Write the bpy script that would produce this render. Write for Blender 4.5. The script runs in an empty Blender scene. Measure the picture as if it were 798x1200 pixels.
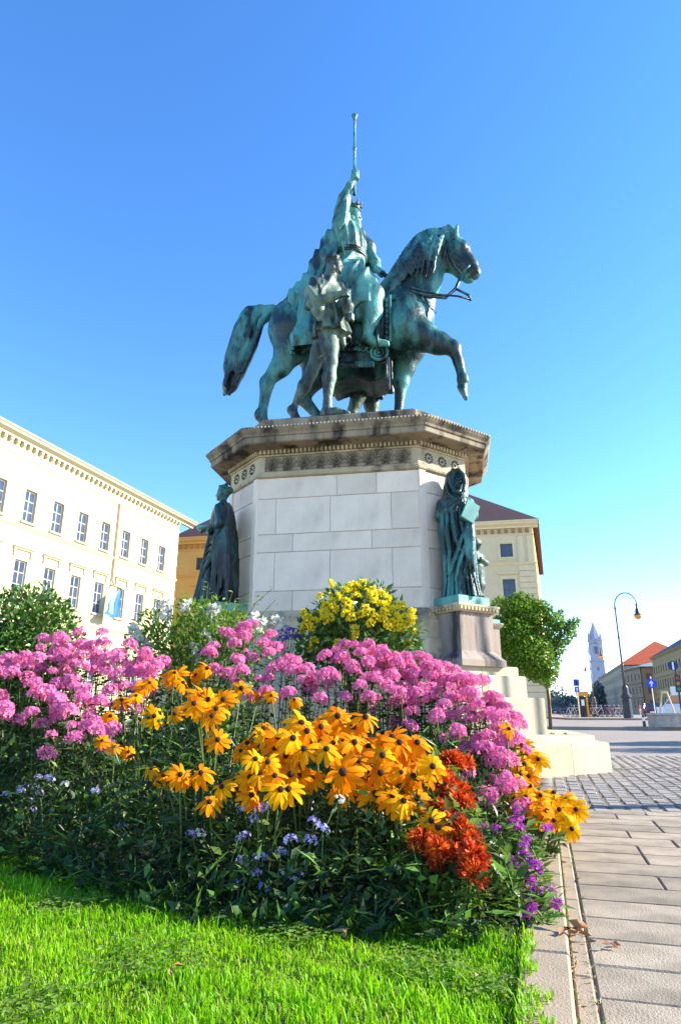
import bpy, math, random
import numpy as np
from mathutils import Vector, Matrix

random.seed(7)
rng = np.random.default_rng(7)
SC = bpy.context.scene
COL = SC.collection
R = math.radians
PI = math.pi

# ------------------------------------------------------------------ camera, sky, sun, exposure
CH, CF = 0.7, 760.0                      # camera height (m), focal length in 1200 px of height
PITCH = math.atan(234 / 760)
cp, sp = math.cos(PITCH), math.sin(PITCH)
cam_d = bpy.data.cameras.new('camera')
cam = bpy.data.objects.new('camera', cam_d)
COL.objects.link(cam)
cam.location = (0, 0, CH)
cam.rotation_euler = (PI / 2 + PITCH, 0, 0)
cam_d.sensor_fit = 'VERTICAL'
cam_d.sensor_height = 36
cam_d.sensor_width = 24
cam_d.lens = 760 / 1200 * 36
cam_d.clip_start = 0.05
cam_d.clip_end = 5000
SC.camera = cam

SUN_AZ, SUN_EL = 5.0, 27.0               # azimuth counter-clockwise from +X
w = bpy.data.worlds.new('World')
SC.world = w
w.use_nodes = True
wn, wl = w.node_tree.nodes, w.node_tree.links
wn.clear()
sky = wn.new('ShaderNodeTexSky')
sky.sky_type = 'NISHITA'
sky.sun_disc = False
sky.sun_elevation = R(SUN_EL)
sky.sun_rotation = R(90 - SUN_AZ)
sky.altitude = 1200
sky.air_density = 1.0
sky.dust_density = 0.0
sky.ozone_density = 2.2
hs = wn.new('ShaderNodeHueSaturation')
hs.inputs['Saturation'].default_value = 1.25
hs.inputs['Hue'].default_value = 0.506
bg = wn.new('ShaderNodeBackground')
bg.inputs['Strength'].default_value = 0.15
wo = wn.new('ShaderNodeOutputWorld')
wl.new(sky.outputs[0], hs.inputs['Color'])
wl.new(hs.outputs[0], bg.inputs['Color'])
wl.new(bg.outputs[0], wo.inputs['Surface'])
sd = bpy.data.lights.new('sun', 'SUN')
sd.energy = 4.4
sd.angle = R(0.5)
sd.color = (1.0, 0.93, 0.80)
sun = bpy.data.objects.new('sun', sd)
COL.objects.link(sun)
_d = Vector((math.cos(R(SUN_EL)) * math.cos(R(SUN_AZ)), math.cos(R(SUN_EL)) * math.sin(R(SUN_AZ)), math.sin(R(SUN_EL))))
sun.rotation_euler = _d.to_track_quat('Z', 'Y').to_euler()
sun.location = (40, 5, 40)
SC.view_settings.view_transform = 'Standard'
SC.view_settings.look = 'None'
SC.view_settings.gamma = 1
SC.view_settings.exposure = 1.66
SC.cycles.max_bounces = 6
SC.cycles.transparent_max_bounces = 6


# ------------------------------------------------------------------ survey helpers (photo point -> place in the world)
def ray(px, py):
    x, y = (px - 399) / CF, (600 - py) / CF
    return (x, cp - y * sp, sp + y * cp)


def at(px, py, Y):
    r = ray(px, py)
    t = Y / r[1]
    return Vector((r[0] * t, Y, CH + r[2] * t))


def gnd(px, py, z=0.0):
    r = ray(px, py)
    t = (z - CH) / r[2]
    return Vector((r[0] * t, r[1] * t, z))


# ------------------------------------------------------------------ object helpers
def tag(o, label=None, cat=None, group=None, kind=None):
    if label: o['label'] = label
    if cat: o['category'] = cat
    if group: o['group'] = group
    if kind: o['kind'] = kind
    return o


def empty(name, loc, rz=0.0, label=None, cat=None, group=None):
    o = bpy.data.objects.new(name, None)
    o.empty_display_size = 0.1
    o.location = loc
    o.rotation_euler = (0, 0, rz)
    COL.objects.link(o)
    return tag(o, label, cat, group)


def obj(name, me, parent=None, loc=(0, 0, 0), rot=(0, 0, 0), scale=None):
    o = bpy.data.objects.new(name, me)
    o.location = loc
    o.rotation_euler = rot
    if scale is not None:
        o.scale = (scale, scale, scale) if isinstance(scale, (int, float)) else scale
    if parent: o.parent = parent
    COL.objects.link(o)
    return o


def mesh_np(name, V, F, mats=(), smooth=False, rnd=None, midx=None):
    V = np.asarray(V, dtype=np.float32).reshape(-1, 3)
    F = np.asarray(F, dtype=np.int32)
    me = bpy.data.meshes.new(name)
    n = F.shape[1]
    me.vertices.add(len(V))
    me.vertices.foreach_set('co', V.ravel())
    me.loops.add(F.size)
    me.loops.foreach_set('vertex_index', F.ravel())
    me.polygons.add(len(F))
    me.polygons.foreach_set('loop_start', np.arange(0, F.size, n, dtype=np.int32))
    if midx is not None:
        me.polygons.foreach_set('material_index', np.asarray(midx, dtype=np.int32))
    if smooth:
        me.polygons.foreach_set('use_smooth', np.ones(len(F), dtype=bool))
    me.update(calc_edges=True)
    me.validate()
    for m in mats: me.materials.append(m)
    if rnd is not None:
        a = me.attributes.new('rnd', 'FLOAT', 'POINT')
        a.data.foreach_set('value', np.asarray(rnd, dtype=np.float32))
    return me


class MB:
    """collects simple solids; mesh() makes one mesh"""
    def __init__(s): s.v, s.f, s.m, s.cur = [], [], [], 0

    def add(s, vs, fs):
        o = len(s.v)
        s.v += [tuple(v) for v in vs]
        s.f += [[i + o for i in f] for f in fs]
        s.m += [s.cur] * len(fs)
        return s

    def box(s, x0, x1, y0, y1, z0, z1):
        return s.add([(x0, y0, z0), (x1, y0, z0), (x1, y1, z0), (x0, y1, z0), (x0, y0, z1), (x1, y0, z1), (x1, y1, z1), (x0, y1, z1)],
                     [[0, 3, 2, 1], [4, 5, 6, 7], [0, 1, 5, 4], [1, 2, 6, 5], [2, 3, 7, 6], [3, 0, 4, 7]])

    def loft(s, rings, cap=True):
        n = len(rings[0])
        vs = [p for r in rings for p in r]
        fs = []
        for k in range(len(rings) - 1):
            for i in range(n):
                j = (i + 1) % n
                fs.append([k * n + i, k * n + j, (k + 1) * n + j, (k + 1) * n + i])
        if cap:
            fs.append(list(range(n))[::-1])
            fs.append([(len(rings) - 1) * n + i for i in range(n)])
        return s.add(vs, fs)

    def prism(s, poly, z0, z1):
        return s.loft([[(p[0], p[1], z0) for p in poly], [(p[0], p[1], z1) for p in poly]])

    def lathe(s, prof, n=16, c=(0, 0, 0), sx=1, sy=1, cap=True):
        return s.loft([[(c[0] + r * sx * math.cos(2 * PI * i / n), c[1] + r * sy * math.sin(2 * PI * i / n), c[2] + z) for i in range(n)]
                       for r, z in prof], cap)

    def tube(s, pts, rad, n=8, cap=True):
        pts = [Vector(p) for p in pts]
        if isinstance(rad, (int, float)): rad = [rad] * len(pts)
        rings = []
        up = None
        for i, p in enumerate(pts):
            t = (pts[min(i + 1, len(pts) - 1)] - pts[max(i - 1, 0)]).normalized()
            if up is None:
                up = t.orthogonal().normalized()
            up = (up - t * up.dot(t))
            if up.length < 1e-5: up = t.orthogonal()
            up.normalize()
            b = t.cross(up)
            rings.append([p + (up * math.cos(2 * PI * k / n) + b * math.sin(2 * PI * k / n)) * rad[i] for k in range(n)])
        return s.loft(rings, cap)

    def sphere(s, c, r, n=10, m=6):
        r = (r, r, r) if isinstance(r, (int, float)) else r
        rings = []
        for k in range(m + 1):
            a = -PI / 2 + PI * k / m
            rr = max(math.cos(a), 0.02)
            rings.append([(c[0] + r[0] * rr * math.cos(2 * PI * i / n), c[1] + r[1] * rr * math.sin(2 * PI * i / n), c[2] + r[2] * math.sin(a)) for i in range(n)])
        return s.loft(rings)

    def torus(s, c, Rr, r, n=20, m=6, axis='y'):
        vs, fs = [], []
        for i in range(n):
            a = 2 * PI * i / n
            for j in range(m):
                b = 2 * PI * j / m
                q, h = Rr + r * math.cos(b), r * math.sin(b)
                p = {'y': (q * math.cos(a), h, q * math.sin(a)), 'z': (q * math.cos(a), q * math.sin(a), h), 'x': (h, q * math.cos(a), q * math.sin(a))}[axis]
                vs.append((c[0] + p[0], c[1] + p[1], c[2] + p[2]))
                fs.append([i * m + j, ((i + 1) % n) * m + j, ((i + 1) % n) * m + (j + 1) % m, i * m + (j + 1) % m])
        return s.add(vs, fs)

    def mesh(s, name, *mats, smooth=False):
        me = bpy.data.meshes.new(name)
        me.from_pydata(s.v, [], s.f)
        for m in mats: me.materials.append(m)
        if len(mats) > 1: me.polygons.foreach_set('material_index', s.m)
        if smooth: me.polygons.foreach_set('use_smooth', [True] * len(me.polygons))
        me.update()
        return me

    def obj(s, name, mat, parent=None, smooth=False, **k):
        return obj(name, s.mesh(name, mat, smooth=smooth), parent, **k)


# ------------------------------------------------------------------ materials
def mat(name, c1, c2=None, scale=4.0, rough=0.7, bump=0.0, bscale=40.0, spec=0.3, transl=0.0, rnd=0.0, attr=False,
        c3=None, s3=1.5, t3=(0.52, 0.68), stretch=(1, 1, 1), metal=0.0, detail=6.0, c2r=(0.35, 0.65), hue=0.0):
    m = bpy.data.materials.new(name)
    m.use_nodes = True
    nt = m.node_tree
    N, L = nt.nodes, nt.links
    b = N['Principled BSDF']
    b.inputs['Roughness'].default_value = rough
    b.inputs['Specular IOR Level'].default_value = spec
    b.inputs['Metallic'].default_value = metal
    tc = N.new('ShaderNodeTexCoord')
    mp = N.new('ShaderNodeMapping')
    mp.inputs['Scale'].default_value = stretch
    L.new(tc.outputs['Object'], mp.inputs[0])

    def noise(sc, det=detail, vec=None):
        n = N.new('ShaderNodeTexNoise')
        n.inputs['Scale'].default_value = sc
        n.inputs['Detail'].default_value = det
        n.inputs['Roughness'].default_value = 0.6
        L.new(vec or mp.outputs[0], n.inputs['Vector'])
        return n.outputs['Fac']

    def mapr(sock, a, c_, x=0.0, y=1.0):
        r = N.new('ShaderNodeMapRange')
        r.inputs[1].default_value, r.inputs[2].default_value, r.inputs[3].default_value, r.inputs[4].default_value = a, c_, x, y
        L.new(sock, r.inputs[0])
        return r.outputs[0]

    def mix(f, a, c_):
        x = N.new('ShaderNodeMix')
        x.data_type = 'RGBA'
        for s_, i in ((f, 0), (a, 6), (c_, 7)):
            if isinstance(s_, (tuple, list)): x.inputs[i].default_value = (*s_, 1)
            else: L.new(s_, x.inputs[i])
        return x.outputs[2]
    col = None
    if c2 is not None:
        col = mix(mapr(noise(scale), *c2r), c1, c2)
    if c3 is not None:
        col = mix(mapr(noise(s3), *t3), col if col is not None else c1, c3)
    if rnd:
        if attr:
            a = N.new('ShaderNodeAttribute')
            a.attribute_name = 'rnd'
            rs = a.outputs['Fac']
        else:
            a = N.new('ShaderNodeObjectInfo')
            rs = a.outputs['Random']
        h = N.new('ShaderNodeHueSaturation')
        L.new(mapr(rs, 0, 1, 1 - rnd, 1 + rnd), h.inputs['Value'])
        if hue: L.new(mapr(rs, 0, 1, 0.5 - hue, 0.5 + hue), h.inputs['Hue'])
        if col is not None: L.new(col, h.inputs['Color'])
        else: h.inputs['Color'].default_value = (*c1, 1)
        col = h.outputs[0]
    if col is not None: L.new(col, b.inputs['Base Color'])
    else: b.inputs['Base Color'].default_value = (*c1, 1)
    if bump:
        bn = N.new('ShaderNodeBump')
        bn.inputs['Strength'].default_value = bump
        bn.inputs['Distance'].default_value = 0.02
        L.new(noise(bscale, 4, tc.outputs['Object']), bn.inputs['Height'])
        L.new(bn.outputs[0], b.inputs['Normal'])
    if transl:
        t = N.new('ShaderNodeBsdfTranslucent')
        if col is not None: L.new(col, t.inputs['Color'])
        else: t.inputs['Color'].default_value = (*c1, 1)
        x = N.new('ShaderNodeMixShader')
        x.inputs[0].default_value = transl
        L.new(b.outputs[0], x.inputs[1])
        L.new(t.outputs[0], x.inputs[2])
        L.new(x.outputs[0], N['Material Output'].inputs['Surface'])
    return m


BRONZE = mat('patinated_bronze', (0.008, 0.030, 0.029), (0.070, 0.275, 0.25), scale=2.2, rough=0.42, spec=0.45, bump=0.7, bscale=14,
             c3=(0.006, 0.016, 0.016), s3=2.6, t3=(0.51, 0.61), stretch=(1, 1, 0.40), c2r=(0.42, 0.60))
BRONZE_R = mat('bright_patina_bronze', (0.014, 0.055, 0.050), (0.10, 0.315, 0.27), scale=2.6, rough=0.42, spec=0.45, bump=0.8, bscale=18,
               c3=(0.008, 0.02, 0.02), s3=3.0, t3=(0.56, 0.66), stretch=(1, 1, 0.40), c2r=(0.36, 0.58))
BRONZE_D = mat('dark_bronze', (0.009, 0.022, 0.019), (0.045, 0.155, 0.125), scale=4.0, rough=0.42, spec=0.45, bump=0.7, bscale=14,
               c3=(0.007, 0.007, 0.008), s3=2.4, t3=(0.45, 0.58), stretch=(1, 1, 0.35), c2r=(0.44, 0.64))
BRONZE_PALE = mat('pale_weathered_bronze', (0.022, 0.036, 0.031), (0.135, 0.215, 0.155), scale=3.0, rough=0.5, spec=0.4, bump=0.7, bscale=14,
                  c3=(0.016, 0.02, 0.02), s3=3.4, t3=(0.50, 0.60), stretch=(1, 1, 0.35), c2r=(0.38, 0.60))
BRONZE_GREEN = mat('green_bronze_base', (0.17, 0.42, 0.34), (0.10, 0.26, 0.22), scale=5, rough=0.5, bump=0.2, stretch=(1, 1, 0.3))
MARBLE = mat('pale_marble', (0.84, 0.68, 0.53), (0.74, 0.59, 0.455), scale=3.5, rough=0.6, bump=0.4, bscale=45, rnd=0.10,
             c3=(0.60, 0.47, 0.36), s3=2.6, t3=(0.55, 0.85), stretch=(1, 1, 0.55), detail=9)
LIME = mat('weathered_limestone', (0.58, 0.46, 0.29), (0.40, 0.31, 0.19), scale=2.5, rough=0.85, bump=0.4, bscale=50,
           c3=(0.09, 0.075, 0.06), s3=2.2, t3=(0.52, 0.66), stretch=(1, 1, 0.6))
LIME_DARK = mat('soot_stained_limestone', (0.22, 0.172, 0.115), (0.36, 0.285, 0.19), scale=3.5, rough=0.9, bump=0.4, bscale=50,
                c3=(0.045, 0.037, 0.030), s3=3.0, t3=(0.47, 0.61), stretch=(1, 1, 0.35))
LIME_PINK = mat('streaked_plinth_stone', (0.32, 0.255, 0.205), (0.22, 0.17, 0.135), scale=3.0, rough=0.8, bump=0.3, bscale=50,
                c3=(0.045, 0.037, 0.032), s3=2.6, t3=(0.52, 0.66), stretch=(1.6, 1.6, 0.25))
STEP = mat('cream_step_stone', (0.50, 0.42, 0.28), (0.44, 0.365, 0.24), scale=3, rough=0.8, bump=0.35, bscale=50, rnd=0.07,
           c3=(0.30, 0.23, 0.13), s3=3.0, t3=(0.60, 0.82), stretch=(1, 1, .6))
MORTAR = mat('mortar', (0.36, 0.30, 0.24), rough=0.95)
STUCCO = mat('pale_yellow_stucco', (0.50, 0.44, 0.255), (0.46, 0.405, 0.23), scale=0.6, rough=0.9)
STUCCO_W = mat('white_stucco_trim', (0.54, 0.485, 0.32), rough=0.9)
STUCCO_G = mat('shaded_grey_quoin', (0.60, 0.62, 0.66), (0.52, 0.54, 0.58), scale=1, rough=0.9)
OCHRE = mat('ochre_stucco', (0.80, 0.44, 0.13), (0.76, 0.40, 0.11), scale=0.5, rough=0.9)
OCHRE_D = mat('dark_ochre_trim', (0.50, 0.23, 0.06), rough=0.9)
CREAM = mat('cream_stucco', (0.64, 0.53, 0.33), (0.59, 0.49, 0.30), scale=0.6, rough=0.9)
CREAM_T = mat('cream_stone_trim', (0.68, 0.57, 0.36), (0.62, 0.51, 0.31), scale=1.5, rough=0.9)
BRACKET = mat('brown_bracket', (0.30, 0.17, 0.08), rough=0.9)
ROOF_BR = mat('brown_roof_tile', (0.080, 0.042, 0.040), (0.062, 0.034, 0.034), scale=3, rough=0.85, bump=0.4, bscale=8)
ROOF_RED = mat('red_roof_tile', (0.62, 0.12, 0.045), (0.52, 0.10, 0.04), scale=1, rough=0.85)
ROOF_SL = mat('slate_roof', (0.06, 0.055, 0.075), (0.08, 0.07, 0.09), scale=1, rough=0.7)
ROOF_GREEN = mat('verdigris_roof', (0.22, 0.30, 0.28), (0.17, 0.23, 0.23), scale=1, rough=0.7)
GLASS = mat('window_glass', (0.035, 0.05, 0.085), (0.07, 0.09, 0.13), scale=0.7, rough=0.08, spec=0.6)
FRAME_W = mat('white_window_frame', (0.42, 0.42, 0.42), rough=0.6)
FRAME_D = mat('dark_window_frame', (0.10, 0.09, 0.09), rough=0.6)
BEIGE_B = mat('beige_stone_facade', (0.36, 0.25, 0.12), (0.31, 0.215, 0.10), scale=0.3, rough=0.9)
BROWN_B = mat('brown_stone_facade', (0.30, 0.21, 0.135), (0.25, 0.175, 0.11), scale=0.3, rough=0.9)
GREYB = mat('greyish_facade', (0.38, 0.30, 0.22), (0.33, 0.26, 0.19), scale=0.3, rough=0.9)
TOWER_M = mat('haze_tinted_tower_stone', (0.40, 0.41, 0.50), (0.35, 0.36, 0.45), scale=0.2, rough=0.9)  # white stone; the lilac grey is distance haze put into the colour
IRON = mat('dark_painted_iron', (0.018, 0.022, 0.035), (0.03, 0.035, 0.05), scale=2, rough=0.5, spec=0.5)
IRON_G = mat('grey_green_lamp_post', (0.085, 0.10, 0.10), (0.06, 0.075, 0.075), scale=2, rough=0.5, spec=0.5)
LAMPGL = mat('amber_lamp_globe', (0.85, 0.42, 0.07), rough=0.3, spec=0.5, transl=0.4)
BLUE = mat('blue_sign', (0.01, 0.07, 0.62), rough=0.4)
WHITE = mat('white_paint', (0.8, 0.8, 0.8), rough=0.5)
BLACK = mat('black_paint', (0.02, 0.02, 0.025), rough=0.5)
ORANGE = mat('orange_paint', (0.85, 0.33, 0.02), rough=0.5)
REDP = mat('red_paint', (0.6, 0.04, 0.03), rough=0.5)
RUBBER = mat('tyre_rubber', (0.02, 0.02, 0.02), rough=0.8)
CHROME = mat('metal', (0.6, 0.6, 0.62), rough=0.3, metal=0.9)
CARDARK = mat('dark_car_paint', (0.02, 0.03, 0.05), rough=0.25, spec=0.6)
CARGREY = mat('silver_car_paint', (0.45, 0.47, 0.52), rough=0.3, spec=0.6)
VANW = mat('white_van_paint', (0.78, 0.80, 0.86), rough=0.3, spec=0.6)
GRANITE = mat('grey_granite', (0.42, 0.39, 0.36), (0.30, 0.28, 0.26), scale=12, rough=0.85, bump=0.3)
PALEWOOD = mat('pale_wood', (0.72, 0.56, 0.30), (0.62, 0.46, 0.24), scale=5, rough=0.7, stretch=(1, 1, 0.2))
FLAGB = mat('light_blue_cloth', (0.06, 0.20, 0.46), (0.09, 0.25, 0.52), scale=2, rough=0.8, transl=0.3)
FLAGW = mat('white_cloth', (0.30, 0.42, 0.58), rough=0.8, transl=0.3)
ASPHALT = mat('pale_worn_asphalt', (0.29, 0.245, 0.205), (0.245, 0.205, 0.17), scale=1.2, rough=0.95, bump=0.3, bscale=80,
              c3=(0.22, 0.20, 0.19), s3=0.35, t3=(0.55, 0.75))
SOIL = mat('dark_soil', (0.035, 0.026, 0.018), (0.06, 0.045, 0.03), scale=12, rough=1.0, bump=0.8, bscale=60)
TURF = mat('turf_soil', (0.055, 0.10, 0.014), (0.09, 0.13, 0.03), scale=9, rough=1.0, bump=0.8, bscale=80)
SLAB = mat('granite_paving_slab', (0.385, 0.31, 0.215), (0.27, 0.215, 0.15), scale=7.0, rough=0.9, bump=0.5, bscale=140, rnd=0.16,
           c3=(0.15, 0.12, 0.085), s3=2.2, t3=(0.52, 0.76), detail=10)
KERB = mat('kerb_stone', (0.37, 0.285, 0.19), (0.28, 0.215, 0.145), scale=4.0, rough=0.9, bump=0.35, bscale=120,
           c3=(0.32, 0.27, 0.21), s3=3.0, t3=(0.58, 0.76))
JOINT = mat('sandy_joint', (0.14, 0.11, 0.08), (0.21, 0.17, 0.12), scale=20, rough=1.0)
SETT = mat('grey_sett_stone', (0.30, 0.265, 0.22), (0.235, 0.205, 0.17), scale=6.0, rough=0.75, bump=0.4, bscale=70, rnd=0.16)
SETT_A = mat('grey_sett_stone_mass', (0.30, 0.265, 0.22), (0.235, 0.205, 0.17), scale=6.0, rough=0.75, bump=0.4, bscale=70, rnd=0.16, attr=True)
GRASS = mat('grass_blade', (0.21, 0.48, 0.004), (0.31, 0.55, 0.006), scale=1.7, rough=0.5, spec=0.3, transl=0.55, rnd=0.30, attr=True, hue=0.02)
LEAF = mat('dark_green_leaf', (0.020, 0.052, 0.008), (0.038, 0.080, 0.012), scale=5, rough=0.45, spec=0.4, transl=0.28, rnd=0.45, attr=True, hue=0.025)
LEAF_Y = mat('fresh_green_leaf', (0.12, 0.22, 0.025), (0.15, 0.26, 0.03), scale=5, rough=0.45, spec=0.4, transl=0.35, rnd=0.40, attr=True, hue=0.02)
LEAF_B = mat('glossy_shrub_leaf', (0.07, 0.15, 0.018), (0.10, 0.19, 0.022), scale=5, rough=0.35, spec=0.5, transl=0.28, rnd=0.5, attr=True, hue=0.02)
LEAF_W = mat('bright_green_leaf', (0.20, 0.32, 0.035), (0.14, 0.25, 0.025), scale=5, rough=0.45, spec=0.4, transl=0.42, rnd=0.40, attr=True, hue=0.02)
LEAF_T = mat('tree_leaf', (0.11, 0.215, 0.014), (0.16, 0.28, 0.017), scale=2, rough=0.5, spec=0.3, transl=0.38, rnd=0.40, attr=True, hue=0.02)
LEAF_FAR = mat('distant_leaf', (0.11, 0.15, 0.13), (0.14, 0.18, 0.16), scale=0.2, rough=0.8, rnd=0.3, attr=True)  # bluish grey of distance haze mixed into the leaf green
STEM = mat('green_stem', (0.09, 0.16, 0.03), (0.13, 0.13, 0.04), scale=8, rough=0.6)
BARK = mat('bark', (0.12, 0.09, 0.06), (0.07, 0.05, 0.035), scale=8, rough=0.95, bump=0.6, stretch=(1, 1, 0.3))
PINK = mat('pink_petal', (0.84, 0.27, 0.47), (0.74, 0.165, 0.39), scale=9, rough=0.75, spec=0.08, transl=0.40, rnd=0.36, attr=True, hue=0.016)
PINK_D = mat('magenta_petal', (0.56, 0.06, 0.44), (0.42, 0.05, 0.42), scale=9, rough=0.55, transl=0.35, rnd=0.25, attr=True, hue=0.015)
LILAC = mat('lilac_petal', (0.48, 0.38, 0.80), (0.60, 0.52, 0.85), scale=9, rough=0.55, transl=0.35, rnd=0.2, attr=True)
WHITEF = mat('white_petal', (0.82, 0.82, 0.76), (0.80, 0.78, 0.68), scale=9, rough=0.6, transl=0.35, rnd=0.08, attr=True)
YELLOW = mat('yellow_petal', (0.90, 0.77, 0.03), (0.88, 0.68, 0.015), scale=9, rough=0.55, transl=0.35, rnd=0.15, attr=True)
RUST = mat('rust_red_petal', (0.72, 0.105, 0.008), (0.46, 0.04, 0.010), scale=10, rough=0.6, transl=0.3, rnd=0.4, attr=True, hue=0.012)
GOLD = mat('golden_orange_petal', (0.90, 0.265, 0.002), (0.93, 0.335, 0.003), scale=7, rough=0.75, spec=0.08, transl=0.40, rnd=0.12, hue=0.008)
GOLD_Y = mat('golden_yellow_petal', (0.92, 0.39, 0.003), (0.94, 0.46, 0.004), scale=7, rough=0.75, spec=0.08, transl=0.40, rnd=0.10, hue=0.008)
CONE = mat('dark_flower_cone', (0.035, 0.016, 0.012), (0.07, 0.03, 0.015), scale=60, rough=0.9, bump=0.8, bscale=200)
DRYLEAF = mat('dry_leaf', (0.42, 0.20, 0.08), (0.30, 0.13, 0.06), scale=15, rough=0.9)


# ------------------------------------------------------------------ signed-distance sculptor (surface nets)
class Sculpt:
    def __init__(s, lo, hi, h):
        s.lo, s.h = np.array(lo, float), h
        s.n = [int(math.ceil((hi[i] - lo[i]) / h)) + 1 for i in range(3)]
        s.ax = [s.lo[i] + h * np.arange(s.n[i]) for i in range(3)]
        s.d = np.full(s.n, 9.0, dtype=np.float32)

    def _win(s, lo, hi):
        sl, g = [], []
        for i in range(3):
            a = max(0, int((lo[i] - s.lo[i]) / s.h) - 1)
            b = min(s.n[i], int((hi[i] - s.lo[i]) / s.h) + 3)
            if b <= a: return None, None
            sl.append(slice(a, b))
            shp = [1, 1, 1]
            shp[i] = -1
            g.append(s.ax[i][a:b].reshape(shp).astype(np.float32))
        return tuple(sl), g

    def _put(s, sl, q, k, cut=False):
        a = s.d[sl]
        if cut:
            s.d[sl] = np.maximum(a, -q)
            return
        hh = np.maximum(k - np.abs(a - q), 0) / k
        s.d[sl] = np.minimum(a, q) - hh * hh * k * 0.25

    def cap(s, a, b, ra, rb, k=0.06, ys=1.0, cut=False):
        a, b = np.array(a, float), np.array(b, float)
        r = max(ra, rb) + k
        e = np.array([r, r * max(ys, 1e-3) + k, r])
        sl, g = s._win(np.minimum(a, b) - e, np.maximum(a, b) + e)
        if sl is None: return s
        A = np.array([a[0], a[1] / ys, a[2]])
        B = np.array([b[0], b[1] / ys, b[2]])
        D = B - A
        L2 = max(float(D @ D), 1e-9)
        X, Y, Z = g[0] - A[0], g[1] / ys - A[1], g[2] - A[2]
        t = np.clip((X * D[0] + Y * D[1] + Z * D[2]) / L2, 0, 1)
        q = np.sqrt((X - t * D[0]) ** 2 + (Y - t * D[1]) ** 2 + (Z - t * D[2]) ** 2) - (ra + (rb - ra) * t)
        s._put(sl, (q * min(1, ys)).astype(np.float32), k, cut)
        return s

    def chain(s, pts, rad, k=0.05, ys=1.0):
        for i in range(len(pts) - 1):
            s.cap(pts[i], pts[i + 1], rad[i], rad[i + 1], k, ys)
        return s

    def ell(s, c, r, k=0.06, ry=0.0, rz=0.0, cut=False):
        """ellipsoid, turned by ry about Y (tilts x/z) then rz about Z"""
        c = np.array(c, float)
        m = max(r) + k
        sl, g = s._win(c - m, c + m)
        if sl is None: return s
        X, Y, Z = g[0] - c[0], g[1] - c[1], g[2] - c[2]
        if rz:
            X, Y = X * math.cos(rz) + Y * math.sin(rz), -X * math.sin(rz) + Y * math.cos(rz)
        if ry:
            X, Z = X * math.cos(ry) + Z * math.sin(ry), -X * math.sin(ry) + Z * math.cos(ry)
        k0 = np.sqrt((X / r[0]) ** 2 + (Y / r[1]) ** 2 + (Z / r[2]) ** 2)
        k1 = np.sqrt((X / r[0] ** 2) ** 2 + (Y / r[1] ** 2) ** 2 + (Z / r[2] ** 2) ** 2) + 1e-6
        s._put(sl, (k0 * (k0 - 1) / k1).astype(np.float32), k, cut)
        return s

    def field(s, lo, hi, fn, k=0.06):
        sl, g = s._win(np.array(lo, float), np.array(hi, float))
        s._put(sl, np.broadcast_to(fn(*g), s.d[sl].shape).astype(np.float32), k)
        return s

    def push(s, lo, hi, fn):
        """displace the surface inside a box (folds, hair)"""
        sl, g = s._win(np.array(lo, float), np.array(hi, float))
        s.d[sl] += fn(*g).astype(np.float32)
        return s

    def mesh(s, name, *mats, off=(0, 0, 0)):
        D = s.d
        I = D < 0
        n = s.n
        c = [(0, 0, 0), (1, 0, 0), (0, 1, 0), (1, 1, 0), (0, 0, 1), (1, 0, 1), (0, 1, 1), (1, 1, 1)]
        sub = lambda A, o: A[o[0]:n[0] - 1 + o[0], o[1]:n[1] - 1 + o[1], o[2]:n[2] - 1 + o[2]]
        cnt = sum(sub(I, o).astype(np.int8) for o in c)
        act = (cnt > 0) & (cnt < 8)
        ii = np.argwhere(act)
        idx = np.full(act.shape, -1, dtype=np.int64)
        idx[act] = np.arange(len(ii))
        val = [D[ii[:, 0] + o[0], ii[:, 1] + o[1], ii[:, 2] + o[2]] for o in c]
        P = np.zeros((len(ii), 3))
        W = np.zeros(len(ii))
        for a in range(8):
            for b in range(a + 1, 8):
                if sum(abs(c[a][q] - c[b][q]) for q in range(3)) != 1: continue
                m = (val[a] < 0) != (val[b] < 0)
                t = np.where(m, val[a] / np.where(m, val[a] - val[b], 1), 0)
                for q in range(3):
                    P[:, q] += np.where(m, c[a][q] + t * (c[b][q] - c[a][q]), 0)
                W += m
        P /= np.maximum(W, 1)[:, None]
        V = (ii + P) * s.h + s.lo - np.array(off)
        F = []
        for ax in range(3):
            u, v = (ax + 1) % 3, (ax + 2) % 3
            s0 = [slice(None)] * 3
            s1 = [slice(None)] * 3
            s0[ax], s1[ax] = slice(0, n[ax] - 1), slice(1, n[ax])
            for q in (u, v):
                s0[q] = s1[q] = slice(1, n[q] - 1)
            a, b = I[tuple(s0)], I[tuple(s1)]
            for sign in (0, 1):
                m = (a & ~b) if sign == 0 else (~a & b)
                e = np.argwhere(m)
                e[:, u] += 1
                e[:, v] += 1
                def cell(du, dv):
                    q = e.copy()
                    q[:, u] += du
                    q[:, v] += dv
                    return idx[q[:, 0], q[:, 1], q[:, 2]]
                quad = np.stack([cell(-1, -1), cell(0, -1), cell(0, 0), cell(-1, 0)], 1)
                F.append(quad if sign == 0 else quad[:, ::-1])
        F = np.concatenate(F)
        F = F[(F >= 0).all(1)]
        return mesh_np(name, V, F, mats, smooth=True)




# ------------------------------------------------------------------ the setting: ground, lawn, bed, kerb, paving
K0 = Vector((0.555, 1.81))
KU, KV = Vector((0.2886, 0.9575)), Vector((0.9575, -0.2886))
KANG = math.atan2(KV.y, KV.x)                 # x of a stone runs along KV, y along KU


def kuv(u, v, z=0.0):
    p = K0 + KU * u + KV * v
    return (p.x, p.y, z)


def sheet(name, poly, z, m, n=None):
    me = bpy.data.meshes.new(name)
    me.from_pydata([(p[0], p[1], z) for p in poly], [], [list(range(len(poly)))])
    me.materials.append(m)
    return tag(obj(name, me), kind='structure')


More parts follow.
